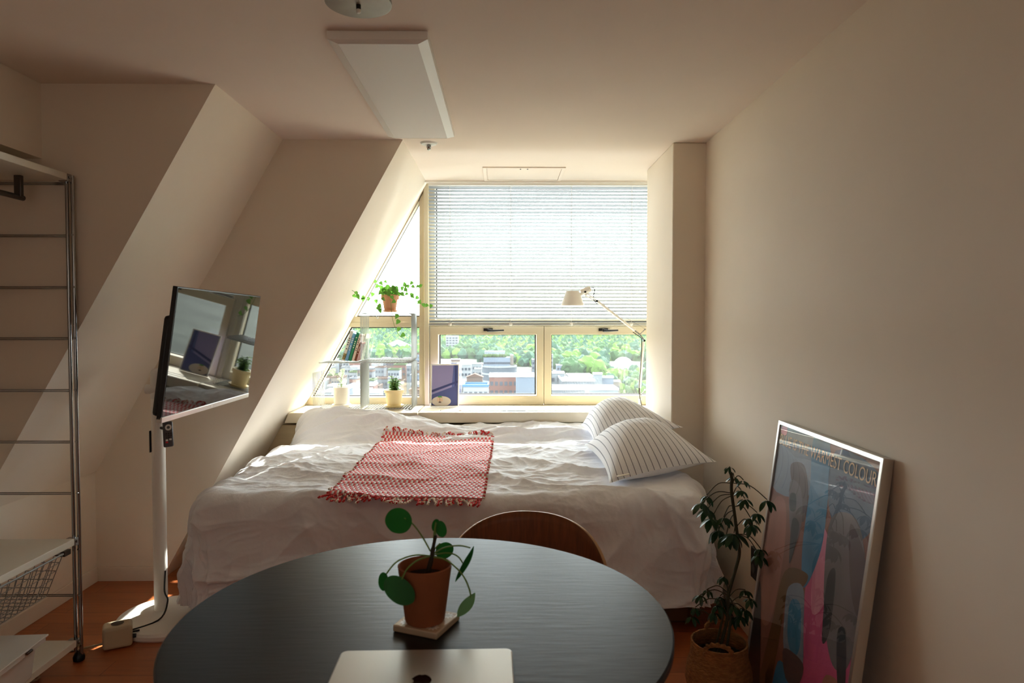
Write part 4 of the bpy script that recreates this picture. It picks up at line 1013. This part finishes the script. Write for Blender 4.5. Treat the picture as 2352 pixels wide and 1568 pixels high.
ink = mat('poster_title', 'E8C9A0', .6)
text_part('BLUE IS THE WARMEST COLOUR', t, ps(.035, .915), Pr, Pu, Pn * -.0040, PW * .93, ink, 'title_lettering', 1.25)
MB().add([ps(.012, .01, -.003), ps(.988, .01, -.003), ps(.988, .99, -.003), ps(.012, .99, -.003)], [(0, 1, 2, 3)]).build('glazing', M['pglass'], t, smooth=False)

# wall socket
o1 = ax(1740, 1300, XR - .004)
t = thing('wall_socket', o1, 'black wall socket plate low on the right wall behind the poster', 'socket')
MB().box(XR - .009, XR - .0005, o1.y - .05, o1.y + .06, o1.z - .06, o1.z + .06).build('plate', M['black'], t, bevel=.002)
MB().tube([(XR - .011, o1.y + .03, o1.z - .02), (XR - .008, o1.y + .03, o1.z - .02)], .018, 20).build('outlet', M['bluegrey'], t)

# ================================================================ FLOOR PLANT IN BASKET
bc = V((.705, 2.20, 0))
t = thing('woven_basket', bc, 'woven seagrass basket holding the tall plant beside the leaning poster', 'basket')
zr = .20
MB().lathe(bc, [(.080, 0), (.097, .02), (.108, .075), (.103, .12), (.092, .155), (.091, zr), (.085, zr), (.086, .155), (.096, .12), (.101, .075), (.090, .022), (.0, .012)], 48).build('body', M['wicker'], t)
for a0 in (-1.9, 1.3):
    m = MB(); a1 = a0 - .42; a2 = a0 + .42
    A = bc + V((0.091 * math.cos(a1), 0.091 * math.sin(a1), zr - .03)); Bq = bc + V((0.091 * math.cos(a2), 0.091 * math.sin(a2), zr - .03)); mid = bc + V((.100 * math.cos(a0), .100 * math.sin(a0), zr + .03))
    base_ = smooth_path([A, A + V((0, 0, .04)), mid, Bq + V((0, 0, .04)), Bq], 8)
    for h in range(2):
        m.tube([p + V((.004 * math.cos(i * .9 + h * PI), 0, .004 * math.sin(i * .9 + h * PI))) for i, p in enumerate(base_)], .005, 7)
    m.build('handle', M['wicker'], t)
t = thing('umbrella_plant', bc + V((0, 0, .018)), 'tall dark umbrella plant growing in the woven basket', 'plant')
MB().lathe(bc + V((0, 0, .018)), [(.06, 0), (.080, .11), (.081, .135), (.076, .135), (.072, .12), (0, .118)], 32).build('pot', mat('dark_pot', '2C2622', .7), t)
DPp = 2.2
def q7(x, y, dy=0): return at(1550 + x / 2.537, 950 + y / 2.537, DPp + dy)
m = MB()
m.tube(smooth_path([bc + V((-.01, 0, .13)), q7(305, 1200), q7(312, 1060), q7(350, 920), q7(375, 820), q7(368, 740), q7(350, 600), q7(330, 450), q7(332, 380), q7(325, 340)]), .0052, 10)
m.tube(smooth_path([bc + V((.02, 0, .13)), q7(325, 1180, .03), q7(300, 1090, .03)]), .0045, 8); m.tube(smooth_path([bc + V((-.03, -.01, .13)), q7(280, 1180, -.03), q7(262, 1080, -.04)]), .004, 8)
whorls = [(318, 320, 22, 330, 400), (345, 380, 26, 332, 390), (400, 400, 26, 335, 400), (385, 455, 24, 340, 470), (185, 490, 30, 322, 404), (155, 540, 38, 322, 460), (190, 575, 40, 330, 470), (215, 630, 42, 325, 480), (255, 700, 46, 345, 560), (300, 730, 46, 350, 580), (345, 720, 46, 366, 650), (285, 620, 34, 345, 540), (408, 510, 30, 345, 480), (440, 620, 30, 352, 540), (445, 660, 36, 366, 650), (480, 590, 26, 352, 540), (538, 520, 36, 340, 404), (490, 840, 36, 370, 700), (500, 800, 28, 370, 700), (285, 960, 26, 312, 1060), (190, 1035, 26, 312, 1045), (150, 1070, 30, 312, 1060), (120, 1140, 26, 280, 1090), (265, 1080, 36, 300, 1100), (300, 1110, 36, 300, 1120), (250, 1130, 30, 300, 1120), (340, 1130, 34, 300, 1100), (410, 1040, 28, 300, 1090), (440, 1090, 28, 305, 1120), (400, 1150, 34, 310, 1140), (380, 1190, 30, 310, 1160), (100, 1190, 26, 200, 1170), (230, 1170, 30, 300, 1180), (340, 1200, 30, 310, 1200)]
lf = MB(); random.seed(5)
for wx, wy, L, sx_, sy_ in whorls:
    dy = random.uniform(-.05, .05)
    if wx > 470: dy = -.02 if wy < 700 else .08
    c = q7(wx, wy - L * .55, dy); s0_ = q7(sx_, sy_)
    midp = (c + s0_) / 2 + V((0, 0, .018)); m.tube(smooth_path([s0_, midp, c], 5), .0016, 6)
    Lm = L * 2.0 / 2.537 / FPX * DPp
    for k in range(7):
        a = 2 * PI * k / 7 + random.random() * .5
        d = V((math.cos(a), math.sin(a), random.uniform(-1.1, -.45))).normalized(); L2 = Lm * random.uniform(.8, 1.1)
        lf.leaf(c + d * .006, d, V((math.cos(a) * .6, math.sin(a) * .6 - .3, 1)), L2, L2 * .42, 'oval', fold=.25, droop=.3)
m.build('stems', M['stemb'], t); lf.build('leaves', M['leafd'], t, fix=False)

#EXTERIOR
# ================================================================ OUTSIDE, FAR BELOW THE WINDOW
GZ = -45.0
struct('ground', MB().box(-1100, 900, 40, 3600, GZ - 1, GZ), mat('ground_outside', '363932', .9, var=.3, vscale=.02))
def hill(x, y):
    f = min(1, max(0, (y - 800) / 1500)); f = f * f * (3 - 2 * f)
    return GZ + f * (6 + 4 * noise.noise(V((x * .002, y * .002, 1)))) + 2.0 * noise.noise(V((x * .01, y * .01, 4)))
forest = []
random.seed(21)
y = 600
while y < 2600:
    st_ = 7 + (y - 600) * .0055
    x = -.33 * y
    while x < .27 * y:
        fx = x / y
        near = 640 + (40 if fx < .05 else 0) + (140 if fx < -.03 else 0) + (-190 if fx > .13 else 0)
        xx, yy = x + random.uniform(-.4, .4) * st_, y + random.uniform(-.4, .4) * st_
        if yy > near and not (.145 < fx < .215 and 560 < yy < 770):
            forest.append((xx, yy, random.uniform(.55, .85) * st_))
        x += st_
    y += st_ * .9
# a nearer stand of big trees towards the right of the view
for k in range(90):
    yy = random.uniform(400, 560); px = random.uniform(1375, 1500) if k < 70 else random.uniform(1300, 1380)
    if px < 1400: yy = random.uniform(520, 600)
    forest.append((at(px, 800, yy).x, yy, random.uniform(5, 7) if px < 1390 else random.uniform(3.0, 4.5)))
forest.sort(key=lambda q: q[1] / q[2])
tm = [mat('crown_green', '20351D', .9, var=.4, vscale=.25), mat('crown_light', '364C1E', .9, var=.3, vscale=.25), mat('crown_deep', '1C3226', .9, var=.35, vscale=.25)]
protos = []
for k in range(3):
    m = MB(); m.blob((0, 0, 1.0), 1, 3, .2, k, (1, 1, .95))
    for q in range(9):
        a = 2 * PI * q / 9; m.blob((.62 * math.cos(a), .62 * math.sin(a), .8 + .3 * math.sin(q * 2.1)), .45, 2, .2, k + q)
    protos.append(m)
n_ind = 220; first = {}
for i, (x, y_, r) in enumerate(forest[:n_ind]):
    k = i % 3
    if k not in first:
        o = protos[k].build('tree', tm[k]); first[k] = o
        o['label'] = 'hazy green tree of the woodland outside, beyond the city roofs'; o['category'] = 'tree'; o['group'] = 'nearest trees of the woodland outside'
    else:
        o = first[k].copy(); COL.objects.link(o)
    o.location = (x, y_, hill(x, y_)); o.scale = (r, r, r * random.uniform(1.0, 1.4)); o.rotation_euler = (0, 0, random.random() * 6)
for k in range(3):
    m = MB()
    for i, (x, y_, r) in enumerate(forest[n_ind:]):
        if i % 3 != k: continue
        m.blob((x, y_, hill(x, y_) + r * .8), r, 2 if y_ < 850 else 1, .3, i % 50, (1, 1, 1.15))
    fo_ = m.build('forest', tm[k], fix=False); tag(fo_, ['mid green', 'yellow green', 'deep green'][k] + ' woodland canopy rolling to the horizon outside', 'forest', kind='stuff')

wallm = {k: mat('facade_' + k, c, .8) for k, c in dict(white='535658', grey='3D4145', blue='3F4750', brick='422922', beige='49443E', brown='382C25', glass='293037', pale='4A4F52').items()}
winm = mat('facade_window', '1D232B', .25); roofm = mat('roof_pale', '646566', .8); rblue = mat('roof_blue', '1C3F5C', .6); rgreen = mat('roof_garden', '233115', .95, var=.4, vscale=.6); rbrown = mat('roof_brown', '312118', .9)
BOXES = []
def building(px0, px1, pyt, D_, wm, label, rows=4, cols=6, roof=None, depth=None, group=None, gable=False, windows=True):
    a, b = at(px0, pyt, D_), at(px1, pyt, D_); w = b.x - a.x; zt_ = a.z; dp = depth or w * .8
    bxx = (a.x - .5, b.x + .5, D_ - .5, D_ + dp + .5)
    if group and any(q[0] < bxx[1] and bxx[0] < q[1] and q[2] < bxx[3] and bxx[2] < q[3] for q in BOXES): return None
    BOXES.append(bxx)
    t_ = thing('building', ((a.x + b.x) / 2, D_ + dp / 2, GZ), label, 'building', group)
    MB().box(a.x, b.x, D_, D_ + dp, GZ, zt_).build('walls', wm, t_, smooth=False)
    if gable:
        MB().prism([(a.x - .4, D_ - .4, zt_), (b.x + .4, D_ - .4, zt_), ((a.x + b.x) / 2, D_ - .4, zt_ + w * .22)], (0, dp + .8, 0)).build('roof', roof or roofm, t_, smooth=False)
    else:
        m = MB(); m.ring([V((a.x - .2, D_ - .2, zt_)), V((b.x + .2, D_ - .2, zt_)), V((b.x + .2, D_ + dp, zt_)), V((a.x - .2, D_ + dp, zt_))], [V((a.x + .3, D_ + .3, zt_)), V((b.x - .3, D_ + .3, zt_)), V((b.x - .3, D_ + dp - .5, zt_)), V((a.x + .3, D_ + dp - .5, zt_))], (0, 0, .7)); m.box(a.x + .3, b.x - .3, D_ + .3, D_ + dp - .5, zt_, zt_ + .12)
        m.build('roof', roof or roofm, t_, smooth=False)
    if windows:
        m = MB(); fh = 3.3
        for r_ in range(rows):
            z = zt_ - 2.4 - r_ * fh
            for c_ in range(cols):
                x = a.x + w * (c_ + .5) / cols; m.box(x - w / cols * .32, x + w / cols * .32, D_ - .12, D_ + .05, z - .75, z + .75)
        m.build('windows', winm, t_, smooth=False)
    return t_, a, b, zt_
# round glass block with stepped top
cD = 330; c0 = at(1146, 840, cD); rr = (at(1186, 840, cD).x - at(1106, 840, cD).x) / 2
t = thing('building', (c0.x, cD + rr, GZ), 'rounded glass office block with stepped roof garden, tallest outside the left sash', 'building')
MB().lathe((c0.x, cD + rr, GZ), [(rr, 0), (rr, c0.z - GZ - 1)], 40).build('drum', wallm['glass'], t)
m = MB()
for z in (0, -3.6, -7.2, -10.8): m.lathe((c0.x, cD + rr, c0.z - 1 + z), [(rr + .25, 0), (rr + .25, .8), (rr - .3, .8), (rr - .3, 0)], 40, closed=True)
m.lathe((c0.x, cD + rr, c0.z - 1), [(rr - .2, 0), (rr - .2, .3)], 40); m.build('floor_bands', wallm['white'], t)
z1 = at(1140, 822, cD).z; xa, xb2 = at(1110, 830, cD).x, at(1172, 830, cD).x
MB().box(xa, xb2, cD + 4, cD + 14, c0.z - 1, z1).build('terrace_block', wallm['blue'], t, smooth=False)
MB().box(xa, xb2, cD + 3.9, cD + 4, c0.z + .6, c0.z + 1.6).build('windows', winm, t)
z2 = at(1140, 808, cD).z; xa, xb2 = at(1112, 830, cD).x, at(1160, 830, cD).x
MB().box(xa, xb2, cD + 6, cD + 14, z1, z2).build('roof_block', wallm['pale'], t, smooth=False)
m = MB()
for k in range(16): m.blob((xa + (xb2 - xa) * k / 15, cD + 5.6, z1 + .8), .9, 1, .3, k)
m.build('roof_garden', rgreen, t)
MB().box(at(1172, 830, cD).x, at(1180, 830, cD).x, cD + 6, cD + 12, c0.z, at(1175, 817, cD).z).build('stair_tower', wallm['beige'], t, smooth=False)
building(1124, 1200, 866, 255, wallm['brick'], 'red brick apartment block before the rounded glass office', 3, 7, depth=14)
building(1198, 1226, 862, 262, wallm['brown'], 'narrow brown building beside the red brick block', 3, 3, depth=8, roof=rblue)
building(1186, 1240, 866, 236, wallm['blue'], 'plain light blue block at the right of the left sash', 2, 1, windows=False, depth=12)
building(1064, 1121, 888, 225, wallm['white'], 'low white house with a blue roof outside the left sash', 2, 5, roof=rblue, gable=False, depth=9)
building(1072, 1108, 866, 290, wallm['brown'], 'brown house with gabled roof behind the small framed print', 2, 4, roof=rbrown, gable=True)
building(1078, 1106, 836, 420, wallm['pale'], 'pale block standing behind the brown gabled house', 4, 4)
building(1050, 1082, 838, 400, wallm['white'], 'white block with flat roof left of the pale block outside', 4, 4)
building(1036, 1056, 826, 470, wallm['brown'], 'small brownish block far off at the wood edge', 3, 3)
building(1090, 1106, 848, 350, wallm['white'], 'narrow white house touching the rounded glass office', 3, 2)
building(1024, 1052, 772, 900, wallm['white'], 'distant white towers on the wooded horizon', 6, 4, depth=12)
building(1006, 1064, 884, 300, wallm['grey'], 'grey block hidden mostly by the small framed print', 3, 6)
building(1222, 1234, 826, 480, wallm['grey'], 'slim grey tower at the inner edge of the left sash', 8, 2)
building(1258, 1296, 858, 270, wallm['pale'], 'pale grey cubic block at the left of the right sash', 3, 2)
building(1292, 1366, 876, 250, wallm['grey'], 'long grey hall with white flat roof outside the right sash', 1, 8, depth=26)
t_, a, b, z = building(1310, 1366, 869, 262, wallm['white'], 'raised white roof deck above the long grey hall', 1, 1, windows=False, depth=18)
building(1364, 1383, 860, 256, wallm['pale'], 'tall windowless light shaft tower on the long hall', 1, 1, windows=False)
building(1382, 1409, 868, 258, wallm['blue'], 'bluish plant room box beside the shaft tower', 1, 1, windows=False)
building(1405, 1424, 877, 262, wallm['beige'], 'beige end wing of the long hall by the trees', 2, 3)
building(1354, 1420, 896, 215, wallm['pale'], 'low pale building at the bottom of the right sash', 1, 7, depth=12)
building(1258, 1350, 896, 232, wallm['grey'], 'low grey rooftop in the bottom corner of the right sash', 1, 9, depth=14)
building(1262, 1270, 815, 520, wallm['white'], 'slender white mast building at the edge of the right sash', 8, 1)
# white tent roofs in the park
for (pa, pb2, py_, D_, lab) in ((1410, 1461, 848, 640, 'white domed arena roof among the trees outside'), (1455, 1500, 868, 560, 'second white domed roof partly hidden by the lamp pole')):
    a, b = at(pa, py_, D_), at(pb2, py_, D_); r = (b.x - a.x) / 2; h = (a.z - at(pa, 821 if D_ > 600 else 845, D_).z) * -1
    m = MB(); prof = [(r * math.cos(k / 12 * PI / 2), h * math.sin(k / 12 * PI / 2)) for k in range(12)] + [(0, h)]
    m.lathe(((a.x + b.x) / 2, D_ + r, a.z), prof, 36); m.lathe(((a.x + b.x) / 2, D_ + r, GZ), [(r * .97, 0), (r * .97, a.z - GZ)], 36)
    tag(m.build('domed_hall', mat('tent_white', '767878', .7)), lab, 'building')
building(878, 938, 795, 900, wallm['pale'], 'wide pale hall with sweeping roof far beyond the wire cubes', 3, 9, gable=True, depth=30)
BOXES.append((at(1106, 840, cD).x - 1, at(1186, 840, cD).x + 1, cD, cD + 2 * rr))
random.seed(9)
cm_ = [wallm[k] for k in ('white', 'grey', 'blue', 'brick', 'beige', 'brown', 'pale', 'white')]
for row, (D_, pyt) in enumerate(((560, 822), (500, 834), (440, 846), (390, 858), (340, 872), (300, 886), (265, 900))):
    px = 700 - random.uniform(0, 15)
    while px < 990:
        w = random.uniform(12, 30)
        building(px, px + w, pyt + random.uniform(-9, 5), D_ + random.uniform(-12, 12), random.choice(cm_), 'small hazy flat-roofed building in the distant city beyond the wire cubes', 2, max(2, int(w / 6)), roof=random.choice([roofm, roofm, rbrown, rgreen, wallm['grey']]), depth=10, group='city buildings beyond the wire cubes')
        px += w + random.uniform(0, 4)
random.seed(12)
for row, (D_, pyt) in enumerate(((520, 840), (440, 858), (370, 874), (300, 893))):
    px = 1004
    while px < 1420:
        w = random.uniform(14, 30)
        if not (px > 1290 and D_ > 400): building(px, px + w, pyt + random.uniform(-4, 5), D_ + random.uniform(-12, 12), random.choice(cm_), 'small plain block filling the city behind the larger buildings outside', 2, max(2, int(w / 6)), roof=random.choice([roofm, rbrown, rgreen]), depth=10, group='background blocks outside the sashes')
        px += w + random.uniform(1, 8)

for m_ in bpy.data.materials:
    if m_.name.startswith(('crown', 'facade', 'roof', 'ground_outside', 'tent')) and m_.use_nodes:
        m_.node_tree.nodes['Principled BSDF'].inputs['Specular IOR Level'].default_value = .08
